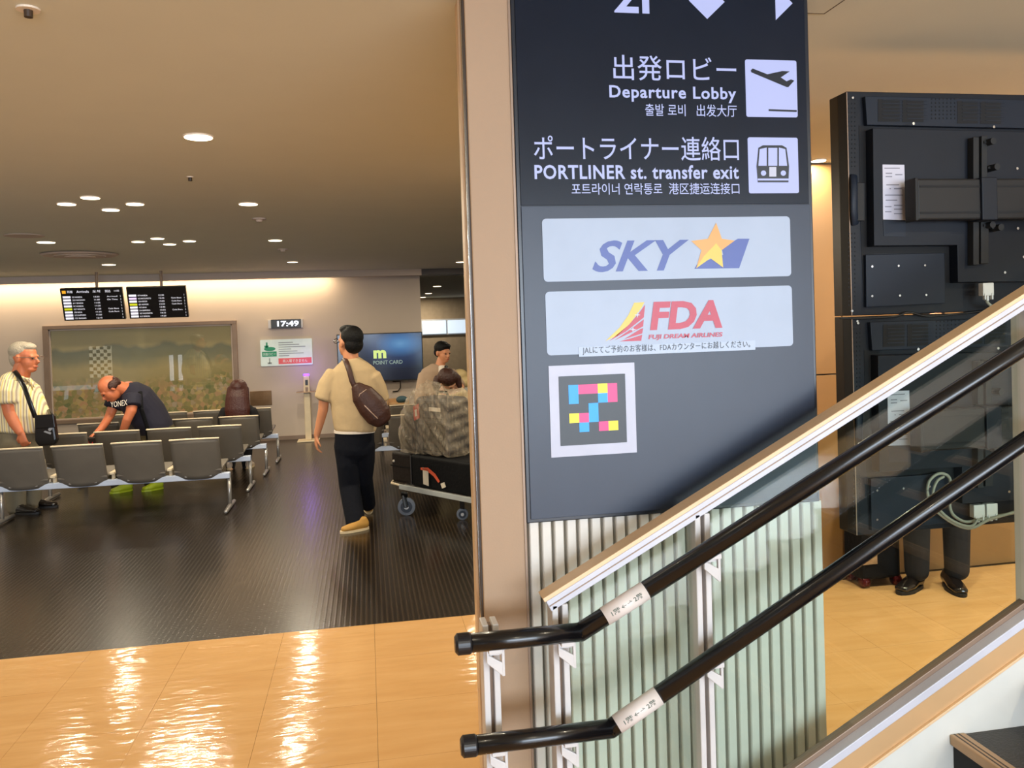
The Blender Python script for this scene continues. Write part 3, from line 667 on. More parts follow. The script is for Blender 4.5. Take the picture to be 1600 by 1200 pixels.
# ================================================================== VIDEO WALL (seen from behind)
VY = 2.70
def monitor(dy, label):
    p = lambda x, y: (x, y + dy)
    x0 = P(1322, 143 + 0 * dy, VY).x; zt = P(1340, 143 + dy, VY).z; zb = P(1340, 494 + dy, VY).z; wdt = 1.24
    if dy > 0: zt = P(1340, 494.8, VY).z;  zb = P(1336, 838, VY).z
    t = thing('monitor', (x0 + wdt / 2, VY + .1, zb), label, 'monitor', 'display monitors seen from behind')
    ch = obj('chassis', MB().box(x0, x0 + wdt, VY, VY + .055, zb + .002, zt), 'monitor_black', t, bevel=.003)
    obj('side_bezel', MB().box(x0 + .001, x0 + wdt - .001, VY + .055, VY + .11, zb + .002, zt), 'monitor_side', t, bevel=.002)
    def pl(name, pts, y, d, m, par=t, bv=.002):
        q = [V3((P(a, b, VY - y).x, VY - y, P(a, b, VY - y).z + (zt - P(1340, 143, VY).z))) for a, b in pts]
        if dy > 0: q = [V3((v.x, v.y, max(v.z, zb + .004))) for v in q]
        return obj(name, MB().prism(q, (0, d, 0)), m, par, bevel=bv)
    R4 = lambda a, b, c, d: [(a, b), (c, b), (c, d), (a, d)]
    obj('edge_line', MB().box(x0 + .0, x0 + .003, VY - .002, VY, zb + .004, zt - .004), 'frame_metal', ch)
    # perforated strip at the side: rows of small holes
    hs = MB()
    for gy in range(155, 480, 7):
        if 262 < gy < 365: continue
        for gx in range(1326, 1340, 5):
            c = P(gx, gy, VY); hs.box(c.x - .0022, c.x + .0022, VY - .0012, VY, c.z - .0025 + zt - P(1340, 143, VY).z, c.z + .0025 + zt - P(1340, 143, VY).z)
    for gx in range(1450, 1492, 6):
        for gy in range(157, 192, 6):
            c = P(gx, gy, VY); hs.box(c.x - .0022, c.x + .0022, VY - .0212, VY - .02, c.z - .0025 + zt - P(1340, 143, VY).z, c.z + .0025 + zt - P(1340, 143, VY).z)
    obj('perforation', hs, 'monitor_hole', ch, kind='stuff')
    top = pl('vent_housing', [(1352, 150), (1850, 162), (1850, 206), (1355, 195)], .02, .02, 'monitor_plate')
    for a, b in ((1372, 1406), (1410, 1443), (1496, 1528), (1532, 1564), (1640, 1674), (1680, 1714)):
        yo = (a - 1372) * .024
        v = pl('vent', R4(a, 155 + yo, b, 190 + yo), .0212, .001, 'monitor_hole', top, 0)
        g = MB()
        for k in range(6):
            yy = 158 + yo + k * 5.6; q0 = P(a + 1, yy, VY); q1 = P(b - 1, yy + 1.6, VY); dz = zt - P(1340, 143, VY).z
            g.box(q0.x, q1.x, VY - .0225, VY - .021, q1.z + dz, q0.z + dz)
        obj('vent_grille', g, 'monitor_plate', v)
    pl('recess', [(1342, 196), (1366, 196), (1366, 480), (1350, 480), (1345, 360)], .0012, .001, 'monitor_hole', t, 0)
    pl('rear_cover', [(1364, 200), (1850, 212), (1850, 438), (1497, 441), (1496, 383), (1366, 384)], .045, .045, 'monitor_cover')
    pl('recess', [(1352, 386), (1494, 386), (1494, 441), (1476, 441), (1476, 396), (1352, 396)], .0015, .001, 'monitor_hole', t, 0)
    lp = pl('access_plate', [(1353, 398), (1476, 395), (1477, 474), (1354, 480)], .016, .016, 'monitor_plate')
    dz = zt - P(1340, 143, VY).z
    def screw(a, b, y, par, r=.0042):
        c = P(a, b, VY); z = c.z + dz; obj('screw', MB().cyl((c.x, VY - y - .003, z), (c.x, VY - y, z), r, 10), 'screw_steel', par)
    for a, b in ((1358, 417), (1399, 416), (1440, 415), (1358, 463), (1401, 462), (1442, 461)): screw(a, b, .016, lp)
    for a, b in ((1574, 267), (1575, 359), (1584, 403), (1555, 427), (1414, 198), (1538, 203)): screw(a, b, .045, t, .005)
    for a, b in ((1332, 153), (1331, 486 if dy == 0 else 150)): screw(a, b, 0, t)
    # carrying handle
    hd = [P(1333, 275, VY), P(1329, 290, VY), P(1329, 330, VY), P(1335, 350, VY)]
    hd = [V3((v.x, VY - (.004 if i in (0, 3) else .022), v.z + dz)) for i, v in enumerate(hd)]
    obj('handle', MB().loft(hd, [(.014, .006)] * 4, side=(1, 0, 0), n=10), 'monitor_plate', t, smooth=True)
    pl('handle_mount', R4(1336, 285, 1352, 345), .014, .014, 'rail_alu')
    # paper label
    lb = pl('rating_label', [(1379, 257), (1413, 257.5), (1415, 344), (1380, 343)], .0465, .001, 'label_white', t, 0)
    for k, (a, b, yy) in enumerate(((1382, 1406, 262), (1384, 1394, 270), (1384, 1394, 275), (1399, 1410, 272), (1385, 1405, 288), (1390, 1392, 294), (1397, 1409, 294), (1383, 1411, 304), (1384, 1402, 312), (1383, 1393, 322), (1383, 1393, 330), (1397, 1410, 320), (1397, 1410, 326), (1397, 1410, 333))):
        pl('label_line', R4(a, yy, b, yy + 1.6), .0472, .0005, 'label_print', lb, 0)
    pl('film_sticker', [(1380, 345), (1415, 346), (1415, 370), (1381, 369)], .0465, .001, 'monitor_plate', t, 0)['label'] = 'clear film below the paper label'
    # vertical mounting arm
    for (a, b, c, d) in ((1521, 214, 1530, 283), (1534, 212, 1543, 283), (1521, 340, 1530, 414), (1533, 340, 1545, 412)):
        pl('mount_arm', R4(a, b, c, d), .075, .03, 'black_rubber')
    for a, b in ((1546, 222), (1552, 262), (1545, 352), (1558, 356)):
        c = P(a, b, VY - .08); obj('clamp_knob', MB().cyl((c.x, VY - .1, c.z + dz), (c.x, VY - .05, c.z + dz), .012, 14).box(c.x - .02, c.x + .022, VY - .08, VY - .07, c.z + dz - .004, c.z + dz + .004), 'black_rubber', t)
    return t, dz
m1, dz1 = monitor(0, 'upper black monitor seen from behind with vents and paper label')
m2, dz2 = monitor(352, 'lower black monitor seen from behind, its foot edge above the shoes')
# horizontal extruded carrying beams with an upright at their right end
mt = thing('monitor_mount', (P(1700, 300, VY).x, VY - .1, 0), 'dark extruded cross beams carrying the monitors on an upright', 'mount')
for dz in (dz1, dz2):
    q0 = P(1426, 281, VY - .11); q1 = P(1426, 345, VY - .11); z1, z0 = q0.z + dz, q1.z + dz; x1 = q0.x + 1.1
    b = obj('cross_beam', MB().box(q0.x, x1, VY - .135, VY - .085, z0, z1), 'rail_alu', mt, bevel=.006)
    obj('beam_end', MB().box(q0.x - .012, q0.x, VY - .14, VY - .08, z0 - .003, z1 + .003), 'black_rubber', b, bevel=.004)
    for f_ in (.14, .78): obj('beam_groove', MB().box(q0.x + .008, x1, VY - .1365, VY - .134, z0 + (z1 - z0) * f_, z0 + (z1 - z0) * f_ + .008), 'monitor_hole', b)
    c = P(1539, 300, VY - .12); obj('beam_clamp', MB().box(c.x - .032, c.x + .03, VY - .145, VY - .08, z0 - .004, z1 + .004), 'monitor_cover', b, bevel=.004)
xu = P(1422, 283, VY).x + 1.0
obj('upright', MB().box(xu, xu + .08, VY - .085, VY - .045, 0, 2.5), 'rail_alu', mt, bevel=.004)
obj('foot', MB().box(xu - .15, xu + .25, VY - .45, VY + .35, 0, .03), 'rail_alu', mt, bevel=.004)
# cables and plugs
def cable(name, pts, r, m, label, cat, Y=VY - .06, group=None):
    q = [P(a, b, Y + (e[0] if e else 0)) for a, b, *e in pts]
    out = []
    for i in range(len(q) - 1):
        p0, p1, p2, p3 = q[max(i - 1, 0)], q[i], q[i + 1], q[min(i + 2, len(q) - 1)]
        for k in range(8):
            s = k / 8; out.append(.5 * ((2 * p1) + (p2 - p0) * s + (2 * p0 - 5 * p1 + 4 * p2 - p3) * s * s + (3 * p1 - p0 - 3 * p2 + p3) * s ** 3))
    out.append(q[-1])
    o = obj(name, MB().loft(out, [r] * len(out), side=(0, 1, 0), n=10), m, smooth=True); return tag(o, label, cat, group)
def plug(a, b, w, h, dz_label, Y=VY - .06):
    t = thing('cable_plug', P(a + w / 2, b + h, Y), dz_label, 'plug', 'white plugs on the monitor backs')
    x0, x1, z0, z1 = prect(a, b, a + w, b + h, Y)
    obj('body', MB().box(x0, x1, Y - .01, Y + .014, z0, z1), 'connector_white', t, bevel=.002)
    for s in (.12, .78): obj('thumb_screw', MB().box(x0 + (x1 - x0) * s - .001, x0 + (x1 - x0) * s + .005, Y - .012, Y - .002, z0 - .014, z0 + .008), 'connector_white', t)
    obj('strain_relief', MB().box((x0 * .6 + x1 * .4), (x0 * .4 + x1 * .6), Y - .006, Y + .008, z0 - .018, z0), 'connector_white', t)
plug(1533, 442, 17, 20, 'white video plug on the upper monitor above the balustrade')
plug(1519, 788, 17, 20, 'left of the two white plugs at the foot of the lower monitor', VY - .03)
plug(1539, 786, 17, 20, 'right of the two white plugs at the foot of the lower monitor', VY - .03)
cable('cable', [(1541, 466), (1544, 474), (1556, 480), (1580, 478), (1620, 470)], .0055, 'cable_grey', 'grey cable curling down from the plug on the upper monitor', 'cable', VY - .06)
cable('cable', [(1313, 497), (1360, 497), (1400, 494), (1420, 488), (1450, 494), (1500, 490), (1540, 486), (1640, 482)], .004, 'cable_black', 'thin black cable along the joint between the monitors', 'cable', VY - .012)
cable('cable', [(1449, 765), (1452, 752), (1462, 742), (1474, 740), (1484, 748), (1485, 770), (1484, 790), (1490, 805), (1508, 815), (1530, 812), (1560, 806), (1620, 795)], .0055, 'cable_grey', 'grey cable looping over the lower handrail beside the white plugs', 'cable', VY - .035)
cable('cable', [(1449, 768), (1453, 785), (1465, 800), (1485, 815), (1505, 824), (1522, 824), (1545, 812), (1575, 803), (1620, 790)], .0055, 'cable_grey', 'grey cable hanging lowest under the white plugs', 'cable', VY - .045)
cable('cable', [(1527, 812), (1518, 822), (1500, 819), (1480, 808), (1463, 790), (1458, 770), (1464, 752), (1474, 745)], .005, 'cable_grey', 'inner grey cable of the loop running to the left plug', 'cable', VY - .055)

# ================================================================== BENCHES
def bench(n, label, group):
    """beam seating facing +Y, right end at the local origin, built leftwards"""
    t = thing('beam_bench', (0, 0, 0), label, 'bench', group); PW = .507
    L = n * PW
    obj('beam', MB().box(-L, .012, -.035, .03, .295, .35), 'bench_beam', t, bevel=.006)
    for x in (.0, -L + .03):
        lg = obj('leg', MB().loft([(x, 0, .02), (x, 0, .30)], [.018, .018], n=12, cap=False), 'bench_leg', t, smooth=True)
        obj('foot', MB().loft([(x, -.24, .022), (x, 0, .03), (x, .24, .022)], [(.018, .018), (.022, .022), (.018, .018)], side=(1, 0, 0), n=12), 'bench_leg', lg, smooth=True)
    for i in range(n):
        cx = -.27 - i * PW; hw = .215
        st_ = MB()
        st_.hexa([(cx - hw, -.06, .375), (cx + hw, -.06, .375), (cx + hw, .36, .405), (cx - hw, .36, .405), (cx - hw, -.06, .40), (cx + hw, -.06, .40), (cx + hw, .36, .43), (cx - hw, .36, .43)])
        obj('seat', st_, 'bench_shell', t, bevel=.01)
        # curved backrest: grid shell with rounded lower corners
        vs, fs, NX, NZ = [], [], 12, 10
        for side in (0, 1):
            for a in range(NZ + 1):
                w = a / NZ
                for b in range(NX + 1):
                    u = b / NX * 2 - 1
                    zz = .315 + w * .385; half = hw * (1.0 if w > .25 else .80 + .20 * math.sqrt(max(0, 1 - (1 - w / .25) ** 2)))
                    sag = .012 * (1 - u * u) if w < .2 else 0
                    y = -.05 - .13 * w ** 1.3 - .03 * math.sin(w * PI) * .6 + .03 * u * u * (1 - .5 * w)
                    vs.append((cx + u * half, y + (.022 if side else 0), zz - sag * (1 - w / .2 if w < .2 else 0)))
        m_ = (NX + 1) * (NZ + 1)
        for s in (0, 1):
            for a in range(NZ):
                for b in range(NX):
                    k = s * m_ + a * (NX + 1) + b; fs.append((k, k + 1, k + NX + 2, k + NX + 1))
        for a in range(NZ):
            for b in (0, NX):
                k = a * (NX + 1) + b; fs.append((k, k + NX + 1, k + NX + 1 + m_, k + m_))
        for b in range(NX):
            for a in (0, NZ):
                k = a * (NX + 1) + b; fs.append((k, k + 1, k + 1 + m_, k + m_))
        bk = obj('backrest', MB().add(vs, fs), 'bench_shell', t, smooth=True)
        obj('top_trim', MB().loft([(cx - hw, -.166, .702), (cx - hw * .5, -.172, .704), (cx + hw * .5, -.172, .704), (cx + hw, -.166, .702)], [(.016, .009)] * 4, side=(0, 1, 0), n=8), 'bench_trim', bk, smooth=True)
        obj('support', MB().box(cx - .12, cx - .10, -.05, .2, .33, .385).box(cx + .10, cx + .12, -.05, .2, .33, .385), 'bench_leg', t)
        if i < n:
            ax_ = cx - PW / 2
            obj('armrest', MB().box(ax_ - .02, ax_ + .02, -.06, .14, .40, .425).box(ax_ - .012, ax_ + .012, -.02, .02, .35, .40), 'bench_trim', t, bevel=.005)
    return t
xr = G(360, 793).x
b0 = bench(4, 'nearest beam bench of four grey shell seats, backs turned to us', 'beam benches left of the aisle')
b0.location = (-1.335, 8.20, 0)
for x, y, lb in ((-1.275, 9.2, 'second beam bench from the front, behind the nearest one'),
                 (-1.215, 10.1, 'third beam bench from the front, where the long-haired woman sits'),
                 (-1.17, 11.0, 'rearmost beam bench, closest to the framed mural')):
    c = dup(b0); c.location = (x, y, 0); c['label'] = lb
b5 = dup(b0); b5.location = (-3.85, 10.0, 0); b5['label'] = 'beam bench at the left edge behind the man in the checked shirt'
rb = bench(2, 'beam bench right of the aisle, its pale beam end showing behind the walking man', 'beam benches right of the aisle')
rb.location = (.70, 9.35, 0); rb2 = dup(rb); rb2.location = (.75, 10.5, 0); rb2['label'] = 'beam bench right of the aisle in front of the table'

# ================================================================== BACK WALL FITTINGS
def pan_frame():
    Y = BACK
    x0, x1 = P(71, 580, Y).x, P(373, 580, Y).x; z1 = P(220, 505, Y).z; z0 = P(220, 656, Y).z
    t = thing('framed_mural', ((x0 + x1) / 2, Y, z0), 'wide framed landscape picture of flower fields behind glass on the back wall', 'picture')
    w = .055
    for k, (a, b, c, d) in enumerate(((x0, x1, z1 - w, z1), (x0, x1, z0, z0 + w), (x0, x0 + w * 1.4, z0 + w, z1 - w), (x1 - w * 1.2, x1, z0 + w, z1 - w))):
        obj('frame_side', MB().box(a, b, Y - .06, Y, c, d), 'frame_metal', t, bevel=.004)
    q = .022
    for a, b, c, d in ((x0 + w * 1.4, x1 - w * 1.2, z1 - w - q, z1 - w), (x0 + w * 1.4, x1 - w * 1.2, z0 + w, z0 + w + q), (x0 + w * 1.4, x0 + w * 1.4 + q, z0 + w, z1 - w), (x1 - w * 1.2 - q, x1 - w * 1.2, z0 + w, z1 - w)):
        obj('inner_bead', MB().box(a, b, Y - .04, Y, c, d), 'fascia_paint', t, bevel=.003)
    obj('picture', MB().box(x0 + .06, x1 - .05, Y - .012, Y - .004, z0 + .05, z1 - .05), 'mural_print', t)
    obj('glass_pane', MB().box(x0 + .07, x1 - .06, Y - .035, Y - .031, z0 + .05, z1 - .05), 'glass_mural', t)
pan_frame()
# arrivals screens
def screen(tl, tr, bl, br, label, rows, header, cx):
    A, Bp, Cc, D = P(*tl, 11.90), P(*tr, 11.90), P(*bl, 12.03), P(*br, 12.03)
    zt = (A.z + Bp.z) / 2; zb = (Cc.z + D.z) / 2; x0 = (A.x + Cc.x) / 2; x1 = (Bp.x + D.x) / 2
    u = V3((x1 - x0, 0, 0)); w = V3((0, -.13, zt - zb)); o = V3((x0, 12.03, zb)); nrm = u.cross(w).normalized()
    if nrm.y > 0: nrm = -nrm
    t = thing('arrivals_screen', ((x0 + x1) / 2, 12.03, zb), label, 'screen', 'hanging arrivals screens')
    obj('housing', MB().obox(o - nrm * .05, u, w, nrm * .05), 'bezel', t, bevel=.004)
    f_ = o + nrm * .0006
    obj('screen_face', MB().obox(f_ + u * .015 + w * .02, u * .97, w * .96, nrm * .0008), 'screen_black', t)
    f_ = o + nrm * .003
    def rect(n_, a, b, c, d, m): obj(n_, MB().add([f_ + u * a + w * c, f_ + u * b + w * c, f_ + u * b + w * d, f_ + u * a + w * d], [(0, 1, 2, 3)]), m, t, fix=False)
    def tx(s_, a, c, hh, ww, m='screen_white'): put_text('lettering', s_, m, f_ + u * a + w * c, u * ww, w * hh, t)
    if header:
        rect('emblem', .03, .09, .85, .94, 'screen_orange'); tx('到着', .11, .86, .08, .09); tx('Arrivals', .26, .86, .08, .2); tx('도착', .52, .86, .08, .13); tx('到达', .72, .86, .08, .09); tx('11:05', .87, .88, .05, .08)
    n_ = len(rows); top = .80
    for i, (bm_, dest, tm, rem) in enumerate(rows):
        c = top - (i + 1) * (.76 / n_)
        rect('airline_mark', .03, .155, c, c + .065, bm_); tx(dest, .18, c + .008, .045, .09 + .018 * (len(dest) - 6)); tx(tm, .53, c + .008, .045, .09)
        if rem: tx(rem, .74, c + .008, .045, .17)
        tx('2', .955, c + .008, .045, .012)
    obj('hanger', MB().cyl((cx, 12.0, zt), (cx, 12.0, ceil_z(12.0)), .018, 14), 'frame_metal', t)
R1 = [('screen_white', '105 HANEDA', '10:50', 'Arrived'), ('screen_white', '203 NAGASAKI', '11:00', 'On Time'), ('screen_white', '611 SENDAI', '11:05', ''), ('screen_white', '147 HANEDA', '11:20', ''), ('screen_yellow', '027 NIIGATA', '11:25', 'Code Share'), ('screen_white', '390 NAHA', '11:35', 'Code Share'), ('screen_white', '512 SAPPORO', '11:50', ''), ('screen_white', '155 IBARAKI', '12:15', '')]
R2 = [('screen_white', '107 HANEDA', '12:20', ''), ('screen_lilac', '013 MATSUMOTO', '12:45', 'Code Share'), ('screen_white', '205 KOCHI', '13:05', 'Code Share'), ('screen_yellow', '031 AOMORI', '13:20', 'Code Share'), ('screen_white', '415 NAHA', '13:40', ''), ('screen_white', '514 SAPPORO', '13:55', 'Code Share'), ('screen_white', '207 KAGOSHIMA', '14:10', ''), ('screen_white', '613 SENDAI', '14:20', '')]
screen((93.7, 451.3), (191, 449.3), (100, 501.5), (195.8, 498.6), 'left hanging arrivals screen with the yellow emblem and header line', R1, True, P(151, 440, 12).x)
screen((197.5, 449), (290, 447.2), (202, 498), (294.5, 495.7), 'right hanging arrivals screen without a header line', R2, False, P(252, 440, 12).x)
# clock
Y = BACK - .07; x0, x1, z0, z1 = prect(423.5, 499, 470, 512.5, Y)
t = thing('digital_clock', ((x0 + x1) / 2, Y, z0), 'long black digital clock with white figures high on the back wall', 'clock')
obj('housing', MB().box(x0, x1, Y, BACK, z0, z1), 'bezel', t, bevel=.004)
for a, b in ((x0 - .045, x0), (x1, x1 + .03)): obj('end_cap', MB().box(a, b, Y + .01, BACK, z0, z1), 'white_metal', t, bevel=.004)
text('figures', '17:49', 'clock_led', x0 + .09, x1 - .03, z0 + .025, z1 - .022, Y - .002, t, bold=.03)
# notice board
Y = BACK - .03; x0, x1, z0, z1 = prect(407, 530, 488, 571, Y)
t = thing('notice_board', ((x0 + x1) / 2, Y, z0), 'white notice board with green picture field and red strip under the clock', 'sign')
W_, H_ = x1 - x0, z1 - z0
obj('board', MB().prism(rrect(x0, x1, z0, z1, .015, Y), (0, .03, 0)), 'poster_white', t)
def nb(n_, a, b, c, d, m): return obj(n_, MB().box(x0 + W_ * a, x0 + W_ * b, Y - .002, Y, z0 + H_ * c, z0 + H_ * d), m, t)
gf = nb('green_strip', .03, .31, .36, .55, 'poster_green'); nb('red_strip', .34, .98, .06, .28, 'poster_red')
text('lettering', '到着ロビー', 'poster_white', x0 + W_ * .05, x0 + W_ * .29, z0 + H_ * .40, z0 + H_ * .51, Y - .003, t)
text('lettering', '再入場できません', 'poster_white', x0 + W_ * .42, x0 + W_ * .9, z0 + H_ * .11, z0 + H_ * .23, Y - .003, t)
obj('picture_mark', MB().ell((x0 + W_ * .18, Y - .001, z0 + H_ * .65), (.085, .002, .032)).box(x0 + W_ * .08, x0 + W_ * .16, Y - .003, Y - .001, z0 + H_ * .7, z0 + H_ * .78).box(x0 + W_ * .11, x0 + W_ * .14, Y - .003, Y - .001, z0 + H_ * .62, z0 + H_ * .9), 'poster_green', t)
obj('arrow_mark', MB().box(x0 + W_ * .16, x0 + W_ * .18, Y - .003, Y - .001, z0 + H_ * .1, z0 + H_ * .3).box(x0 + W_ * .13, x0 + W_ * .21, Y - .003, Y - .001, z0 + H_ * .08, z0 + H_ * .14), 'poster_grey', t)
for i in range(7): nb('text_line', .35, .55 + .4 * ((i * 37) % 10) / 10, .36 + i * .083, .39 + i * .083, 'poster_grey')
# television
Y = BACK - .16; x0, x1, z0, z1 = prect(527, 520.5, 661, 596, Y)
t = thing('wall_television', ((x0 + x1) / 2, Y, z0), 'large flat television glowing dark blue on the back wall', 'television')
obj('bezel', MB().box(x0, x1, Y, Y + .06, z0, z1), 'bezel', t, bevel=.005)
obj('screen_face', MB().box(x0 + .015, x1 - .015, Y - .002, Y, z0 + .02, z1 - .015), 'tv_picture', t)
obj('wall_bracket', MB().box((x0 + x1) / 2 - .2, (x0 + x1) / 2 + .2, Y + .06, BACK, (z0 + z1) / 2 - .15, (z0 + z1) / 2 + .15), 'bezel', t)
ptext('logo_letter', 'm', 'tv_logo', 583.5, 547, 603.5, 560, Y - .002, t, bold=.05)
ptext('lettering', 'POINT CARD', 'tv_text', 583, 563, 629, 569, Y - .002, t, bold=.01)
obj('power_cord', MB().loft([P(614, 596, Y + .1), P(625.5, 596, BACK - .02), P(625.5, 606, BACK - .02), P(622, 611, BACK - .02), P(614, 612, BACK - .02)], [.008] * 5, side=(0, 1, 0), n=8), 'case_brown', t)
# steel plaque
Y = BACK - .012; x0, x1, z0, z1 = prect(390.5, 611, 424.5, 633.5, Y)
t = thing('steel_plaque', ((x0 + x1) / 2, Y, z0), 'brushed metal plaque on the wall behind the long-haired woman', 'plaque')
obj('plate', MB().box(x0, x1, Y, BACK, z0, z1), 'steel_plaque', t, bevel=.003)
# white stand with violet lamp
g0 = G(482.5, 689); 
t = thing('sanitizer_stand', (g0.x, g0.y, 0), 'slim white pole stand with a violet lamp on top by the back wall', 'stand')
zt = P(481, 584, g0.y).z; xc = g0.x
obj('base', MB().box(xc - .16, xc + .16, g0.y - .14, g0.y + .14, 0, .02), 'post_white', t, bevel=.006)
obj('column', MB().box(xc - .045, xc + .045, g0.y - .03, g0.y + .03, .02, zt - .03), 'post_white', t, bevel=.008)
obj('lamp', MB().box(xc - .042, xc + .042, g0.y - .032, g0.y + .032, zt - .03, zt), 'purple_lamp', t, bevel=.006)
zz = P(480, 611.5, g0.y).z; obj('shelf', MB().box(xc - .15, xc + .15, g0.y - .1, g0.y + .08, zz - .012, zz), 'steel_plaque', t, bevel=.003)
for k, z in enumerate((.09, .2)): obj('sensor', MB().box(xc - .018, xc + .02, g0.y - .036, g0.y - .03, zt - z - .08, zt - z), 'frame_metal' if k else 'bezel', t, bevel=.003)
pl_ = bpy.data.lights.new('violet_lamp', 'POINT'); pl_.energy = 2.2; pl_.color = (.3, .12, 1); pl_.shadow_soft_size = .05
po = bpy.data.objects.new('violet_lamp', pl_); po.location = (xc, g0.y - .05, zt + .07); COL.objects.link(po)

# table with trays and bag in front of the television
Yt = 11.6; zt = P(620, 641.5, Yt).z; x0, x1 = P(592, 650, Yt).x, P(680, 650, Yt).x
t = thing('side_table', ((x0 + x1) / 2, Yt + .2, 0), 'small dark-sided table with a tan top below the television', 'table')
obj('tabletop', MB().box(x0, x1, Yt, Yt + .5, zt - .03, zt), 'counter_wood', t, bevel=.004)
for a in (x0 + .03, x1 - .03):
    for b in (Yt + .04, Yt + .46): obj('leg', MB().box(a - .02, a + .02, b - .02, b + .02, 0, zt - .03), 'bezel', t)
obj('front_panel', MB().box(x0 + .03, x1 - .03, Yt + .02, Yt + .035, .25, zt - .03), 'case_brown', t)
bx0, bx1, bz0, bz1 = prect(605, 624, 639, 641, Yt + .1)
t = thing('letter_tray', ((bx0 + bx1) / 2, Yt + .25, zt), 'tan two-level letter tray standing on the table', 'tray')
hz = P(620, 624, Yt + .1).z
for k, z in enumerate((zt, zt + (hz - zt) * .5)): obj('tray_level', MB().box(bx0 + .02 * k, bx1, Yt + .1, Yt + .38, z + .002, z + .012).box(bx0 + .02 * k, bx1, Yt + .36, Yt + .38, z + .012, z + (hz - zt) * .45), 'counter_wood', t)
for a in (bx0, bx1 - .012): obj('tray_side', MB().box(a, a + .012, Yt + .1, Yt + .38, zt + .002, hz), 'counter_wood', t)
c = P(628, 627, Yt + .25); t = thing('small_bag', (c.x, Yt + .25, hz), 'small dark teal bag lying in the letter tray', 'bag')
obj('pouch', MB().ell((c.x, Yt + .25, hz - .02), (.085, .07, .055)).ell((c.x + .05, Yt + .25, hz - .03), (.06, .06, .04)), 'teal_bag', t, remesh=.008)
# cabinet and bag at the right of the passage
g1 = G(727, 670); x0, x1 = P(716, 640, g1.y).x, P(760, 640, g1.y).x; z1 = P(727, 606, g1.y).z
t = thing('low_cabinet', ((x0 + x1) / 2, g1.y + .2, 0), 'pale grey low cabinet half hidden behind the pillar', 'cabinet')
obj('plinth', MB().box(x0 + .01, x1, g1.y + .03, g1.y + .4, 0, .08), 'bezel', t); obj('body', MB().box(x0, x1, g1.y, g1.y + .42, .08, z1), 'cabinet_grey', t, bevel=.004)
obj('door', MB().box(x0 + .02, x0 + .14, g1.y - .012, g1.y, .12, z1 - .2), 'white_metal', t, bevel=.003)
c = P(724, 596, g1.y + .15); t = thing('cloth_bag', (c.x, g1.y + .15, z1), 'cream cloth bag lying on the low cabinet', 'bag')
obj('sack', MB().ell((c.x, g1.y + .2, z1 + .09), (.17, .13, .09)).ell((c.x - .05, g1.y + .2, z1 + .2), (.13, .11, .10)), 'cream_card', t, remesh=.012)

# ================================================================== PEOPLE
def axes(f, up=V3((0, 0, 1))):
    f = V3(f).normalized(); r = f.cross(up).normalized(); u = r.cross(f); return f, r, u       # forward, right, up
def RM(f, r, u): return Matrix(((r.x, f.x, u.x), (r.y, f.y, u.y), (r.z, f.z, u.z)))
def head(mb, c, f, up=V3((0, 0, 1)), s=1.0, jaw=1.0):
    """adds skull, face, jaw, nose, ears; c = centre of the head; total height about .235*s"""
    f, r, u = axes(f, up); R = RM(f, r, u); q = lambda a, b, d: c + (r * a + f * b + u * d) * s
    mb.ell(q(0, -.012, .028), (.076 * s, .094 * s, .088 * s), R)
    mb.ell(q(0, .026, -.03), (.062 * s, .066 * s, .082 * s), R)
    mb.ell(q(0, .048, -.082), (.036 * s * jaw, .04 * s, .028 * s), R)
    mb.ell(q(0, .074, .012), (.05 * s, .02 * s, .016 * s), R)                    # brow
    mb.loft([q(0, .088, .0), q(0, .108, -.028), q(0, .096, -.038)], [.009 * s, .014 * s, .012 * s], n=8)   # nose
    mb.ell(q(0, .086, -.062), (.022 * s, .012 * s, .009 * s), R)                 # mouth
    for e in (-1, 1): mb.ell(q(e * .078, -.004, -.008), (.012 * s, .018 * s, .032 * s), R)   # ears
    return q, R
def face_parts(par, q, R, s=1.0):
    for e in (-1, 1): obj('eye', MB().ell(q(e * .028, .084, -.002), (.012 * s, .008 * s, .007 * s), R, 10, 6), 'eye_dark', par, smooth=True)
    obj('mouth', MB().ell(q(0, .098, -.063), (.02 * s, .004 * s, .005 * s), R, 10, 6), 'lips', par, smooth=True)
def hand(mb, w, d, n, side=1, curl=.5, s=1.0):
    """w wrist, d finger direction, n palm normal, side +1/-1 thumb side along d x n"""
    w, d, n = V3(w), V3(d).normalized(), V3(n); n = (n - d * n.dot(d)).normalized(); sd = d.cross(n) * side
    mb.loft([w - d * .01, w + d * .03 * s, w + d * .085 * s], [(.026 * s, .018 * s), (.034 * s, .016 * s), (.038 * s, .013 * s)], side=sd, n=12)
    for k, L in enumerate((.072, .08, .075, .058)):
        b = w + d * .085 * s + sd * (.029 - .0195 * k) * s; p = [b]; a = curl * .5
        for j, f_ in enumerate((.45, .32, .25)):
            dd = (d * math.cos(a) + n * math.sin(a)); p.append(p[-1] + dd * L * f_ * s); a += curl
        mb.loft(p, [.0092 * s, .0088 * s, .008 * s, .007 * s], side=sd, n=8)
    b = w + d * .025 * s + sd * .026 * s; t1 = b + (sd * .7 + d * .7 + n * .2).normalized() * .038 * s; t2 = t1 + (sd * .25 + d * .9 + n * (.3 + curl * .4)).normalized() * .032 * s
    mb.loft([b, t1, t2], [.013 * s, .011 * s, .009 * s], n=8)
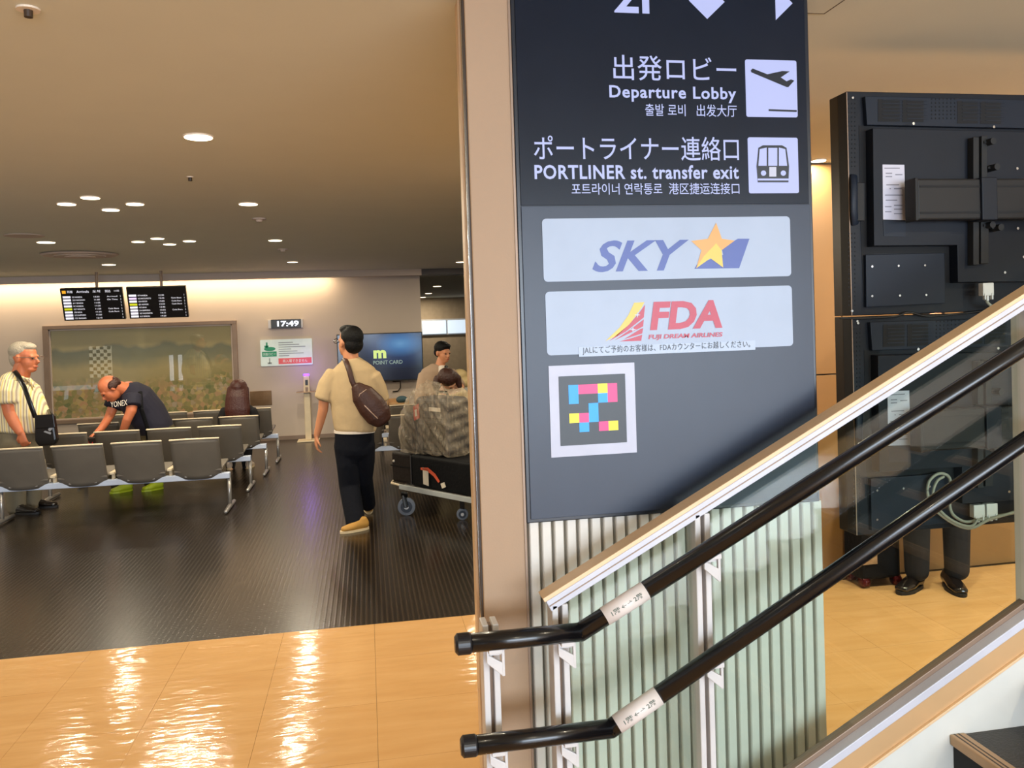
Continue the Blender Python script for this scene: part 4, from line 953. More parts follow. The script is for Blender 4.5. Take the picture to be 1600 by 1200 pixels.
def shoe(par, heel, toe, m, ms, w=.046, hgt=.05, name='shoe', lab=None):
    heel, toe = V3(heel), V3(toe); d = toe - heel; L = d.length; d.normalize(); up = V3((0, 0, 1)); up = (up - d * up.dot(d)).normalized(); sd = d.cross(up)
    o = MB(); o.loft([heel + d * .04 + up * .05, heel + d * .1 + up * .05, heel + d * L * .62 + up * .036, toe - d * .035 + up * .03], [(w * .82, .045), (w * .85, .045), (w, .033), (w * .82, .024)], side=sd, n=16)
    o.loft([heel + d * .05 + up * .05, heel + d * .06 + up * (hgt + .03)], [(w * .8, .05), (w * .7, .045)], n=14, side=sd)
    s_ = obj(name, o, m, par, remesh=.008, sm=3, label=lab)
    pts = []
    for k in range(20):
        q = 2 * PI * k / 20; cx = math.cos(q); pts.append(heel + d * (L / 2 + L / 2 * cx) + sd * (w * 1.04 * math.sin(q) * (1 if cx > 0 else .86)) + up * .0)
    obj('sole', MB().prism(pts, up * .02), ms, s_)
    return s_

# ---- man in the beige T-shirt (back view, walking away)
def beige_man():
    Yc = 7.12; J = lambda x, y, d=0: P(x, y, Yc + d)
    root = thing('person', (J(553, 690).x, Yc, 0), 'man in beige T-shirt and dark trousers walking away, brown sling bag on his back', 'person')
    f = V3((-.62, .78, .12)).normalized()
    hc = J(546, 535); body = MB(); q, R = head(body, hc, f, s=1.13)
    body.loft([J(547, 545), J(549, 566)], [.062, .068])
    sx = V3((1, .1, 0)).normalized()
    body.loft([J(549, 570), J(550, 584), J(551, 625), J(553, 662), J(554, 690)], [(.08, .07), (.15, .09), (.17, .11), (.155, .10), (.165, .11)], side=sx, n=20)
    body.loft([J(517, 590), J(507, 612), J(505, 640, .02), J(500, 660, .05), J(495, 680, .07)], [.055, .048, .042, .036, .027])
    hand(body, J(494.5, 681, .07), V3((-.05, .1, -1)), V3((1, .3, 0)), 1, .5)
    body.loft([J(583, 592), J(594, 612, .03), J(597, 645, .05), J(592, 660, .2), J(586, 664, .32)], [.055, .048, .042, .036, .027])
    hand(body, J(585, 664, .33), V3((-.2, 1, .1)), V3((-1, 0, 0)), 1, .6)
    for pts in ([J(540, 690), J(545, 752, .05), J(557, 815, -.12)], [J(568, 690), J(568, 742, .12), J(575, 790, .40)]):
        body.loft(pts, [.085, .058, .042])
    obj('body', body, 'skin', root, remesh=.0075, sm=3)
    face_parts(root, q, R)
    hair = MB(); f_, r_, u_ = axes(f)
    hair.ell(q(0, -.03, .048), (.094, .104, .096), R).ell(q(0, -.055, -.01), (.086, .07, .08), R).ell(q(0, .02, .095), (.076, .076, .04), R)
    obj('hair', hair, 'hair_black', root, remesh=.008, sm=2)
    gl = MB(); 
    for e in (-1, 1): gl.loft([q(e * .045 + .024 * math.cos(a), .102, .0 + .017 * math.sin(a)) for a in [2 * PI * i / 12 for i in range(13)]], [.0028] * 13, n=6); gl.loft([q(e * .07, .1, .004), q(e * .083, .0, .006)], [.003, .003], n=6)
    obj('glasses', gl, 'bezel', root)
    sh = MB()
    sh.loft([J(549, 562), J(550, 569), J(551, 579), J(553, 595), J(555, 620), J(556, 655), J(555, 671)], [(.085, .075), (.135, .095), (.19, .115), (.215, .13), (.215, .14), (.195, .14), (.178, .14)], side=sx, n=24, k=.3)
    sh.loft([J(524, 585), J(513, 602), J(507, 622)], [(.085, .085), (.088, .088), (.086, .09)], side=sx, k=.35)
    sh.loft([J(580, 588), J(589, 606, .02), J(594, 624, .04)], [(.085, .085), (.082, .082), (.082, .086)], side=sx, k=.35)
    obj('t_shirt', sh, 'tee_beige', root, remesh=.010, sm=3)
    obj('shirt_hem', MB().loft([J(554, 671.5), J(554, 675.5)], [(.172, .136), (.172, .136)], side=sx, n=32, cap=False), 'white_cloth', root, label='white undershirt hem')
    tr = MB(); tr.loft([J(554, 672), J(554, 700)], [(.165, .125), (.17, .13)], side=sx, n=20)
    tr.loft([J(541, 695), J(544, 725), J(546, 760, .03), J(556, 818, -.12)], [.105, .098, .088, .082])
    tr.loft([J(567, 695), J(569, 722, .05), J(568, 748, .12), J(575, 787, .38)], [.105, .092, .08, .07])
    obj('trousers', tr, 'navy_trouser', root, remesh=.010, sm=3)
    g = G(555, 835); shoe(root, G(577, 826) + V3((0, 0, 0)), G(531, 834) + V3((-.0, 0, 0)), 'shoe_mustard', 'sole_cream', .05)
    shoe(root, G(572, 796) + V3((0, .14, .07)), G(577, 804), 'shoe_mustard', 'sole_cream', .048)
    # sling bag
    bg = thing('sling_bag', J(576, 633, -.2), 'dark brown leather sling bag across the back of the man in beige', 'bag')
    A, Bq = J(557, 604, -.155), J(598, 657, -.15); d = (Bq - A)
    obj('body', MB().loft([A, A + d * .22, A + d * .55, A + d * .85, Bq], [(.05, .03), (.1, .05), (.118, .06), (.112, .055), (.085, .042)], side=d.cross(V3((0, 1, 0))), n=16), 'leather_brown', bg, remesh=.008, sm=3)
    pk0, pk1 = J(570, 634, -.205), J(590, 654, -.205)
    obj('zip', MB().loft([pk0, (pk0 + pk1) / 2 + V3((0, -.008, 0)), pk1], [.005] * 3, n=6), 'zip_pale', bg)
    obj('zip', MB().loft([J(559, 626, -.19), J(562, 616, -.2), J(572, 609, -.195), J(578, 612, -.185)], [.004] * 4, n=6), 'zip_pale', bg)
    obj('strap', MB().loft([J(556, 608, -.155), J(550, 595, -.165), J(546, 580, -.15), J(541, 566, -.115), J(538, 560, -.03), J(537, 563, .06)], [(.022, .006)] * 6, side=(1, 0, .3), n=8), 'leather_brown', bg, smooth=True)
beige_man()

# ---- elderly man standing at the left, profile
def old_man():
    Yc = 8.75; J = lambda x, y, d=0: P(x, y, Yc + d)
    root = thing('person', (J(30, 700).x, Yc, 0), 'grey-haired man in glasses and checked short-sleeved shirt standing at the left edge', 'person')
    f = V3((.96, -.28, -.06)); hc = J(39, 559); body = MB(); q, R = head(body, hc, f, s=1.3, jaw=1.3)
    sy = V3((.25, .97, 0))
    body.loft([J(37, 570), J(31, 590)], [.08, .085])
    body.loft([J(28, 594), J(24, 615), J(30, 660), J(32, 700)], [(.13, .1), (.17, .12), (.17, .15), (.16, .14)], side=sy, n=20)
    body.loft([J(12, 608, -.18), J(12, 630, -.2), J(15, 645, -.2), J(23, 662, -.22), J(31, 675, -.24)], [.06, .058, .056, .05, .036])
    hand(body, J(33, 676, -.24), V3((.25, -.1, -1)), V3((.2, 1, 0)), -1, .95, 1.1)
    body.loft([J(34, 622, .17), J(40, 650, .2), J(52, 672, .1)], [.055, .05, .03])
    body.loft([J(22, 700, -.09), J(24, 745, -.09), J(26, 790, -.09)], [.085, .06, .045]); body.loft([J(44, 700, .09), J(50, 745, .1), J(52, 785, .1)], [.085, .06, .045])
    obj('body', body, 'skin_red', root, remesh=.0075, sm=3); face_parts(root, q, R, 1.15)
    hr = MB(); hr.ell(q(0, -.03, .05), (.084 * 1.3, .094 * 1.3, .074 * 1.3), R).ell(q(0, -.066, .0), (.072 * 1.3, .04 * 1.3, .08 * 1.3), R).ell(q(0, .02, .083), (.06 * 1.3, .06 * 1.3, .034 * 1.3), R)
    obj('hair', hr, 'hair_grey', root, remesh=.009, sm=2)
    gl = MB()
    for e in (-1, 1):
        gl.loft([q(e * .03 + .022 * math.cos(a), .112, .004 + .014 * math.sin(a)) for a in [2 * PI * i / 12 for i in range(13)]], [.0026] * 13, n=6); gl.loft([q(e * .055, .112, .008), q(e * .088, .0, .008)], [.003, .003], n=6)
    obj('glasses', gl, 'frame_metal', root)
    sh = MB()
    sh.loft([J(32, 585), J(29, 591), J(26, 602), J(27, 622), J(32, 648), J(31, 671)], [(.09, .09), (.155, .13), (.215, .19), (.21, .235), (.21, .275), (.2, .24)], side=sy, n=24, k=.2)
    sh.loft([J(15, 600, -.15), J(12, 614, -.2), J(12, 628, -.21)], [(.10, .09), (.1, .095), (.098, .092)], side=(1, 0, 0), k=.3)
    sh.loft([J(34, 606, .17), J(40, 626, .2)], [.09, .085], k=.3)
    obj('shirt', sh, 'striped_shirt', root, remesh=.010, sm=3)
    obj('collar', MB().loft([J(22, 586, -.06), J(32, 592, -.15), J(46, 594, -.08)], [(.03, .014)] * 3, n=8).loft([J(46, 594, -.08), J(54, 604, -.1)], [.02, .012], n=8), 'striped_shirt', root, smooth=True)
    tr = MB(); tr.loft([J(31, 668), J(31, 700)], [(.18, .17), (.18, .165)], side=sy, n=20)
    tr.loft([J(23, 695, -.09), J(24, 745, -.1), J(25, 793, -.1)], [.115, .1, .085]); tr.loft([J(42, 695, .08), J(49, 745, .1), J(51, 789, .1)], [.11, .1, .08])
    obj('trousers', tr, 'grey_trouser', root, remesh=.011, sm=3)
    g = J(22, 800, -.12); shoe(root, (g.x - .02, g.y, 0), (g.x + .26, g.y - .07, 0), 'shoe_black', 'sole_dark', .052)
    g = J(48, 795, .12); shoe(root, (g.x - .02, g.y, 0), (g.x + .27, g.y - .04, 0), 'shoe_black', 'sole_dark', .052)
    bg = thing('shoulder_bag', J(70, 690, -.28), 'black shoulder bag hanging at the belly of the grey-haired man', 'bag')
    ppoly_ = lambda pts, d0, dd: MB().prism([J(x, y, d0) for x, y in pts], (0, dd, 0))
    bb = obj('body', ppoly_([(53, 650), (82, 648), (88, 688), (84, 696), (60, 698), (54, 690)], -.33, .09), 'leather_black', bg, bevel=.018)
    obj('flap', ppoly_([(53.5, 649), (83, 647), (86, 668), (55, 670)], -.345, .016), 'leather_black', bg, bevel=.006)
    obj('print', ppoly_([(68, 675), (70, 673), (80, 676), (79, 679)], -.336, .006).prism([J(x, y, -.336) for x, y in ((75, 672), (78, 663), (82, 664), (82, 670), (78, 674))], (0, .006, 0)), 'bag_print', bb)
    obj('strap', MB().loft([J(55, 652, -.31), J(47, 630, -.34), J(38, 605, -.29), J(29, 588, -.2), J(23, 580, -.09), J(26, 578, .06)], [(.022, .006)] * 6, side=(1, 0, .4), n=8).loft([J(80, 650, -.28), J(76, 640, -.1)], [(.02, .006)] * 2, side=(1, 0, .4), n=8), 'leather_black', bg, smooth=True)
old_man()

# ---- man bending over the second bench
def bending_man():
    Yc = 9.72; J = lambda x, y, d=0: P(x, y, Yc + d)
    root = thing('person', (J(225, 700).x, Yc, 0), 'balding man in dark navy T-shirt and lime shoes bending over a bench', 'person')
    f = V3((-.62, -.35, -.70)).normalized(); up = V3((-.70, -.25, .66)).normalized()
    hc = J(172, 607, -.2); body = MB(); q, R = head(body, hc, f, up, s=1.2)
    body.loft([J(182, 604, -.17), J(200, 610, -.1)], [.07, .078])
    sy = V3((-.3, .9, .2))
    body.loft([J(200, 612, -.05), J(212, 622), J(230, 645), J(243, 672), J(246, 690)], [(.14, .12), (.19, .15), (.18, .16), (.17, .16), (.17, .16)], side=sy, n=20)
    body.loft([J(207, 622, -.28), J(205, 642, -.32), J(199, 655, -.33), J(193, 672, -.3), J(187, 682, -.24)], [.065, .055, .048, .04, .03])
    hand(body, J(186, 683, -.24), V3((-.35, .3, -1)), V3((-1, 0, 0)), 1, .5)
    body.loft([J(180, 628, .0), J(172, 648, -.05), J(168, 656, -.1), J(158, 670, -.22), J(151, 676, -.28)], [.06, .05, .045, .038, .03])
    hand(body, J(150, 676, -.28), V3((-.9, -.2, -.7)), V3((.2, 0, -1)), 1, .8)
    body.loft([J(238, 690, -.1), J(226, 735, -.05), J(240, 765, 0)], [.1, .07, .05]); body.loft([J(236, 690, .1), J(190, 735, -.02), J(192, 765, 0)], [.1, .065, .05])
    obj('body', body, 'skin_red', root, remesh=.0075, sm=3); face_parts(root, q, R, 1.2)
    hr = MB(); hr.ell(q(0, -.075, .01), (.085 * 1.1, .045, .07), R).ell(q(.075, -.03, .012), (.022, .06, .05), R).ell(q(-.075, -.03, .012), (.022, .06, .05), R)
    obj('hair', hr, 'hair_brown', root, remesh=.009, sm=2, label='thin fringe of dark hair')
    sh = MB()
    sh.loft([J(196, 607, -.1), J(202, 612, -.08), J(212, 622, -.03), J(230, 646), J(244, 668), J(249, 677)], [(.1, .09), (.19, .14), (.25, .19), (.22, .20), (.20, .185), (.19, .17)], side=sy, n=24, k=.3)
    sh.loft([J(206, 618, -.26), J(206, 634, -.31)], [(.1, .09), (.098, .095)], k=.15); sh.loft([J(186, 616, .03), J(177, 637, -.02)], [(.11, .09), (.105, .095)], k=.15)
    obj('t_shirt', sh, 'tee_navy', root, remesh=.010, sm=3)
    put_text('lettering', 'YONEX', 'white_cloth', J(173, 637, -.40), J(199, 633, -.42) - J(173, 637, -.40), V3((.0, 0, .06)), root)
    obj('strap', MB().loft([J(219, 612, -.22), J(221, 640, -.27), J(230, 668, -.24), J(232, 690, -.2)], [(.022, .006)] * 4, side=(1, 0, 0), n=8), 'case_black', root, label='black shoulder strap across the back')
    tr = MB(); tr.loft([J(247, 672), J(242, 695)], [(.19, .18), (.19, .17)], side=sy, n=20)
    tr.loft([J(242, 690, -.1), J(232, 730, -.08), J(240, 763, -.02)], [.125, .1, .08]); tr.loft([J(236, 690, .1), J(206, 715, .02), J(178, 735, -.03), J(186, 764, -.02)], [.12, .1, .09, .075])
    obj('trousers', tr, 'olive_trouser', root, remesh=.011, sm=3)
    for a, b in ((205, 168), (253, 218)):
        g0_, g1_ = P(a, 700, 9.50), P(b, 700, 9.36); g0_.z = g1_.z = 0; shoe(root, g0_, g1_, 'shoe_lime', 'shoe_lime', .056)
bending_man()
# bag being packed on the bench
c = P(146, 690, 9.35)
t = thing('paper_bag', (c.x, 9.35, .43), 'small dark bag with a red zigzag mark under the bending man\'s hand', 'bag')
obj('body', MB().box(c.x - .11, c.x + .11, 9.28, 9.44, .435, .62), 'case_brown', t, bevel=.01)
obj('mark', MB().add([P(x, y, 9.262) for x, y in ((138, 689), (142, 696), (144.5, 690), (147, 696), (151, 689), (149, 698), (141, 698))], [(0, 1, 6), (1, 2, 3), (1, 3, 5, 6), (3, 4, 5)]), 'tag_red', t)

# ---- woman with long hair sitting with her back to us
def woman():
    Yc = 10.35; J = lambda x, y, d=0: P(x, y, Yc + d)
    root = thing('person', (J(373, 690).x, Yc, 0), 'woman with long straight reddish-brown hair sitting with her back turned, black top', 'person')
    f = V3((-.05, 1, -.08)); hc = J(373, 611); body = MB(); q, R = head(body, hc, f, s=.96)
    body.loft([J(373, 622), J(373, 636)], [.05, .055])
    body.loft([J(373, 632), J(373, 642), J(373, 665), J(373, 690, .03)], [(.1, .07), (.15, .09), (.14, .1), (.16, .12)], side=(1, 0, 0), n=18)
    for s in (-1, 1):
        body.loft([J(373 + s * 21, 645), J(373 + s * 24, 665, .02), J(373 + s * 19, 680, .2)], [.044, .038, .028])
        hand(body, J(373 + s * 18, 681, .22), V3((-s * .5, 1, 0)), V3((0, 0, -1)), -s, .3)
        body.loft([J(373 + s * 10, 692, .05), J(373 + s * 12, 690, .45), J(373 + s * 12, 722, .42), J(373 + s * 13, 736, .15)], [.08, .06, .05, .035])
    obj('body', body, 'skin_pale', root, remesh=.0075, sm=3); face_parts(root, q, R)
    hr = MB(); hr.ell(q(0, -.025, .05), (.105, .11, .098), R)
    hr.loft([J(372, 606, -.03), J(371, 622, -.09), J(371, 640, -.12), J(372, 658, -.13)], [(.125, .08), (.14, .07), (.15, .055), (.13, .035)], side=(1, 0, 0), n=20, k=.3)
    obj('hair', hr, 'hair_long', root, remesh=.009, sm=3)
    tp = MB(); tp.loft([J(373, 629), J(373, 634), J(373, 641), J(373, 665), J(373, 690, .03)], [(.09, .08), (.15, .1), (.2, .12), (.19, .125), (.19, .15)], side=(1, 0, 0), n=20, k=.3)
    for s in (-1, 1): tp.loft([J(373 + s * 20, 642), J(373 + s * 24, 652), J(373 + s * 25, 672, .02)], [.068, .07, .06], k=.6)
    obj('top', tp, 'black_cloth', root, remesh=.010, sm=3)
    sk = MB()
    for s in (-1, 1): sk.loft([J(373 + s * 10, 690, .03), J(373 + s * 12, 689, .45), J(373 + s * 12, 715, .43), J(373 + s * 13, 730, .2)], [.105, .085, .07, .055])
    obj('trousers', sk, 'black_cloth', root, remesh=.011, sm=3)
    for s in (-1, 1):
        p = J(373 + s * 14, 742, .12); shoe(root, (p.x, p.y, 0), (p.x + s * .03, p.y + .24, 0), 'shoe_white', 'sole_cream', .045)
woman()

# ---- person pushing the luggage trolley
def pusher():
    Yc = 9.15; J = lambda x, y, d=0: P(x, y, Yc + d)
    root = thing('person', (J(685, 700).x, Yc, 0), 'black-haired person in beige open jacket pushing the luggage trolley', 'person')
    f = V3((.55, -.8, -.12)); hc = J(692, 551); body = MB(); q, R = head(body, hc, f, s=.98)
    body.loft([J(690, 562), J(686, 576)], [.05, .055])
    sx = V3((1, .2, 0))
    body.loft([J(686, 577), J(684, 590), J(680, 625), J(680, 665, .1)], [(.09, .06), (.13, .08), (.13, .09), (.14, .11)], side=sx, n=18)
    body.loft([J(665, 590), J(659, 606, -.05), J(656, 620, -.1), J(653, 638, -.2)], [.055, .048, .04, .028]); hand(body, J(653, 639, -.2), V3((0, -.4, -1)), V3((1, -.3, 0)), -1, 1.0)
    body.loft([J(706, 586), J(716, 598, -.1), J(722, 606, -.25)], [.055, .045, .028]); hand(body, J(722, 607, -.26), V3((.2, -.7, -.8)), V3((-1, 0, 0)), 1, 1.0)
    for s in (-1, 1): body.loft([J(680 + s * 9, 668, .1), J(680 + s * 10, 715, .08), J(680 + s * 11, 752, .1 + s * .12)], [.09, .06, .045])
    obj('body', body, 'skin', root, remesh=.0075, sm=3); face_parts(root, q, R)
    hr = MB(); hr.ell(q(0, -.02, .055), (.088, .096, .078), R).ell(q(0, -.065, .0), (.075, .04, .06), R).ell(q(0, .05, .082), (.06, .045, .03), R)
    obj('hair', hr, 'hair_black', root, remesh=.008, sm=2)
    obj('undershirt', MB().loft([J(691, 573, -.03), J(691, 590, -.055), J(690, 625, -.06), J(688, 655, .0)], [(.05, .06), (.075, .09), (.08, .1), (.08, .1)], side=sx, n=16, k=.3), 'white_cloth', root, remesh=.010)
    jk = MB(); jk.loft([J(685, 573, .03), J(683, 582, .02), J(680, 600, .02), J(677, 630, .03), J(677, 655, .1)], [(.10, .085), (.18, .115), (.20, .125), (.19, .12), (.19, .13)], side=sx, n=20, k=.3)
    jk.loft([J(664, 586), J(659, 606, -.05), J(655, 630, -.17)], [.075, .066, .06], k=.2); jk.loft([J(704, 584), J(715, 596, -.1), J(720, 603, -.2)], [.072, .06, .055], k=.2)
    obj('jacket', jk, 'jacket_beige', root, remesh=.010, sm=3)
    obj('strap', MB().loft([J(697, 572, -.14), J(699, 588, -.17), J(694, 603, -.18)], [(.02, .008)] * 3, side=(1, 0, 0), n=8).loft([J(694, 600, -.18), J(685, 614, -.19)], [(.035, .012)] * 2, n=8), 'leather_black', root, label='black bag strap over the chest')
    tr = MB(); tr.loft([J(679, 652, .08), J(680, 675, .1)], [(.16, .13), (.17, .13)], side=sx, n=16)
    for s in (-1, 1): tr.loft([J(680 + s * 9, 675, .1), J(680 + s * 10, 715, .08), J(680 + s * 11, 748, .1 + s * .12)], [.1, .085, .07])
    obj('trousers', tr, 'black_cloth', root, remesh=.011, sm=3)
    for s in (-1, 1):
        p = J(680 + s * 11, 752, .1 + s * .12); shoe(root, (p.x, p.y + .08, 0), (p.x - .02, p.y - .17, 0), 'shoe_black', 'sole_dark', .045)
pusher()
# ---- brown-haired person stooping behind the wrapped case
def stooper():
    Yc = 8.45; J = lambda x, y, d=0: P(x, y, Yc + d)
    root = thing('person', (J(700, 700).x, Yc, 0), 'brown-haired person in pale top stooping behind the plastic-wrapped suitcase', 'person')
    f = V3((.6, -.4, -.7)).normalized(); up = V3((.3, -.8, .45)).normalized()
    hc = J(699, 595); body = MB(); q, R = head(body, hc, f, up, s=1.0)
    body.loft([J(702, 603, .06), J(704, 612, .12)], [.05, .06])
    body.loft([J(704, 612, .12), J(706, 625, .2), J(708, 660, .35), J(708, 690, .4)], [(.13, .1), (.17, .12), (.15, .12), (.15, .13)], side=(1, 0, 0), n=18)
    for s in (-1, 1):
        body.loft([J(705 + s * 20, 622, .15), J(705 + s * 24, 650, .05), J(705 + s * 20, 668, -.02)], [.05, .042, .03]); hand(body, J(705 + s * 20, 668, -.02), V3((0, -.3, -1)), V3((-s, 0, 0)), s, .5)
        body.loft([J(708 + s * 9, 690, .4), J(708 + s * 9, 730, .25), J(708 + s * 9, 765, .4)], [.09, .065, .045])
    obj('body', body, 'skin_pale', root, remesh=.0075, sm=3); face_parts(root, q, R)
    hr = MB(); hr.ell(q(0, -.02, .045), (.095, .105, .09), R).loft([J(684, 592), J(681, 602), J(682, 608)], [.045, .04, .03]).loft([J(700, 583), J(715, 592), J(718, 603)], [.06, .045, .03])
    obj('hair', hr, 'hair_brown', root, remesh=.009, sm=2)
    tp = MB(); tp.loft([J(704, 609, .1), J(706, 622, .18), J(708, 660, .35), J(708, 690, .4)], [(.12, .1), (.2, .14), (.18, .14), (.18, .15)], side=(1, 0, 0), n=18, k=.3)
    for s in (-1, 1): tp.loft([J(705 + s * 18, 622, .15), J(705 + s * 23, 645, .07)], [.07, .062], k=.2)
    obj('top', tp, 'cream_card', root, remesh=.011)
    tr = MB()
    for s in (-1, 1):
        tr.loft([J(708 + s * 8, 688, .4), J(708 + s * 9, 730, .25), J(708 + s * 9, 762, .4)], [.115, .09, .07]); p = J(708 + s * 9, 768, .4); shoe(root, (p.x, p.y + .06, 0), (p.x, p.y - .18, 0), 'shoe_white', 'sole_cream', .045)
    obj('trousers', tr, 'grey_trouser', root, remesh=.012)
stooper()
# ---- man behind the monitors: trousers and shoes in view
def hidden_man():
    a, b = G(1489, 918), G(1428, 905)
    Yc = 4.42; root = thing('person', ((a.x + b.x) / 2, Yc, 0), 'person in navy suit trousers and shiny black shoes standing behind the monitors', 'person')
    cx = (P(1494, 880, Yc).x + P(1440, 880, Yc).x) / 2; body = MB(); f = V3((-.2, -1, 0)); q, R = head(body, V3((cx, Yc + .03, 1.62)), f)
    body.loft([(cx, Yc + .03, 1.56), (cx, Yc + .03, 1.45)], [.055, .06])
    body.loft([(cx, Yc + .03, 1.45), (cx, Yc + .03, 1.38), (cx, Yc + .03, 1.1), (cx, Yc + .03, .92)], [(.12, .08), (.19, .11), (.16, .11), (.17, .12)], side=(1, 0, 0), n=18)
    for s in (-1, 1):
        body.loft([(cx + s * .2, Yc + .02, 1.4), (cx + s * .24, Yc, 1.12), (cx + s * .22, Yc - .06, .88)], [.055, .045, .03]); hand(body, (cx + s * .22, Yc - .06, .87), (0, -.1, -1), (-s, 0, 0), s, .4)
    la, lb_ = V3((P(1494, 880, Yc).x, Yc, .1)), V3((P(1440, 880, Yc).x, Yc + .04, .1))
    body.loft([(cx + .09, Yc, .9), (la.x, Yc, .5), la], [.08, .056, .04]); body.loft([(cx - .09, Yc, .9), (lb_.x, Yc + .04, .5), lb_], [.08, .056, .04])
    obj('body', body, 'skin', root, remesh=.009, sm=3); face_parts(root, q, R)
    obj('hair', MB().ell(q(0, -.02, .05), (.086, .096, .08), R), 'hair_black', root, smooth=True)
    jk = MB(); jk.loft([(cx, Yc + .03, 1.47), (cx, Yc + .03, 1.39), (cx, Yc + .03, 1.1), (cx, Yc + .03, .9)], [(.13, .09), (.21, .13), (.19, .13), (.2, .14)], side=(1, 0, 0), n=18, k=.3)
    for s in (-1, 1): jk.loft([(cx + s * .2, Yc + .02, 1.4), (cx + s * .25, Yc, 1.12), (cx + s * .225, Yc - .055, .92)], [.07, .06, .05], k=.2)
    obj('jacket', jk, 'suit_navy', root, remesh=.012)
    tr = MB(); tr.loft([(cx, Yc + .02, 1.0), (cx, Yc + .02, .88)], [(.17, .12), (.18, .13)], side=(1, 0, 0), n=16)
    tr.loft([(cx + .09, Yc, .9), (la.x, Yc - .01, .5), (la.x, Yc - .005, .11)], [.1, .082, .07]); tr.loft([(cx - .09, Yc, .9), (lb_.x + .0, Yc + .04, .5), (lb_.x - .0, Yc + .045, .11)], [.1, .082, .07])
    obj('trousers', tr, 'suit_navy', root, remesh=.009, sm=3)
    shoe(root, (la.x, Yc + .1, 0), (G(1489, 927).x, Yc - .17, 0), 'shoe_black', 'sole_dark', .052); shoe(root, (lb_.x + .06, Yc + .09, 0), (lb_.x - .18, Yc - .03, 0), 'shoe_black', 'sole_dark', .052)
hidden_man()
# black case with silver plate beside the shoes
Yb = 4.54; x0, x1 = P(1347, 880, Yb).x, P(1408, 880, Yb).x; zb = 0; z1 = P(1380, 838, Yb).z + .3
t = thing('cabin_case', ((x0 + x1) / 2, Yb + .1, 0), 'black upright case with red-tinted wheels and a silver plate beside the shiny shoes', 'suitcase')
obj('shell', MB().box(x0, x1, Yb, Yb + .2, .05, z1), 'case_black', t, bevel=.02)
obj('silver_plate', MB().box(P(1345, 875, Yb).x + .01, P(1370, 875, Yb).x, Yb - .008, Yb, P(1357, 882, Yb).z, P(1357, 868, Yb).z), 'silver_plate', t, bevel=.002)
for x in (x0 + .03, x1 - .02):
    for y in (Yb + .03, Yb + .17):
        obj('wheel', MB().loft([(x - .018, y, .036), (x + .018, y, .036)], [.036, .036], side=(0, 1, 0), n=20, k=.25), 'red_glitter', t, smooth=True)

# ================================================================== LUGGAGE TROLLEY
wh = G(634, 805)
A = G(606, 754, .22); Bp = G(738, 779, .22)
dx = (Bp - A); dx.z = 0; Lc = dx.length; dx.normalize(); dn = V3((-dx.y, dx.x, 0))
if dn.y < 0: dn = -dn
cart = thing('luggage_trolley', ((A + Bp) / 2).xy.to_3d() + dn * .25, 'metal airport luggage trolley with a big grey front wheel loaded with cases', 'trolley')
q = lambda a, b, z: V3((A.x, A.y, 0)) + dx * a + dn * b + V3((0, 0, z))
LL = Lc + .1
obj('deck', MB().obox(q(.22, 0, .195), dx * (LL - .22), dn * .55, V3((0, 0, .03))), 'bench_leg', cart, bevel=.004)
obj('front_bumper', MB().loft([q(.02, .3, .225), q(.0, .06, .225), q(.06, .0, .222), q(.3, -.01, .215)], [.012] * 4, side=(0, 0, 1), n=8), 'bench_trim', cart, smooth=True)
obj('side_rail', MB().obox(q(.2, -.025, .185), dx * (LL - .2), dn * .025, V3((0, 0, .045))), 'cabinet_grey', cart, bevel=.004)
wc = V3((wh.x + .01, wh.y, .078)); wa = V3((.12, 1, 0)).normalized()
def wheel(c, r, w, ax_, name='wheel'):
    a_ = obj(name, MB().loft([c - ax_ * w, c + ax_ * w], [r, r], side=(0, 0, 1), n=28, k=.03), 'wheel_grey', cart, smooth=False)
    obj('hub', MB().loft([c - ax_ * (w + .006), c + ax_ * (w + .006)], [r * .66, r * .66], side=(0, 0, 1), n=24, cap=False), 'wheel_core', a_)
    obj('axle', MB().loft([c - ax_ * (w + .014), c + ax_ * (w + .014)], [r * .28, r * .28], side=(0, 0, 1), n=16, cap=False), 'bench_leg', a_)
wheel(wc, .078, .017, wa)
obj('fork', MB().loft([wc - wa * .035, wc - wa * .035 - dx * .03 + V3((0, 0, .1))], [(.02, .006)] * 2, n=8).loft([wc + wa * .035, wc + wa * .035 - dx * .03 + V3((0, 0, .1))], [(.02, .006)] * 2, n=8).obox(wc - dx * .07 - wa * .04 + V3((0, 0, .09)), dx * .09, wa * .08, V3((0, 0, .03))), 'bezel', cart)
for b in (.06, .48):
    c = q(LL - .3, b, .05); wheel(c, .05, .014, wa); obj('fork', MB().obox(c - dx * .03 - wa * .03 + V3((0, 0, .05)), dx * .06, wa * .06, V3((0, 0, .1))), 'bezel', cart)
obj('handle_frame', MB().loft([q(LL - .06, .05, .2), q(LL + .02, .05, .95), q(LL + .02, .52, .95), q(LL - .06, .52, .2)], [.014] * 4, side=(1, 0, 0), n=10), 'chrome', cart, smooth=True)
obj('side_plate', MB().obox(q(LL - .09, -.015, .23), dx * .07, dn * .02, V3((0, 0, .13))), 'white_metal', cart, bevel=.006)
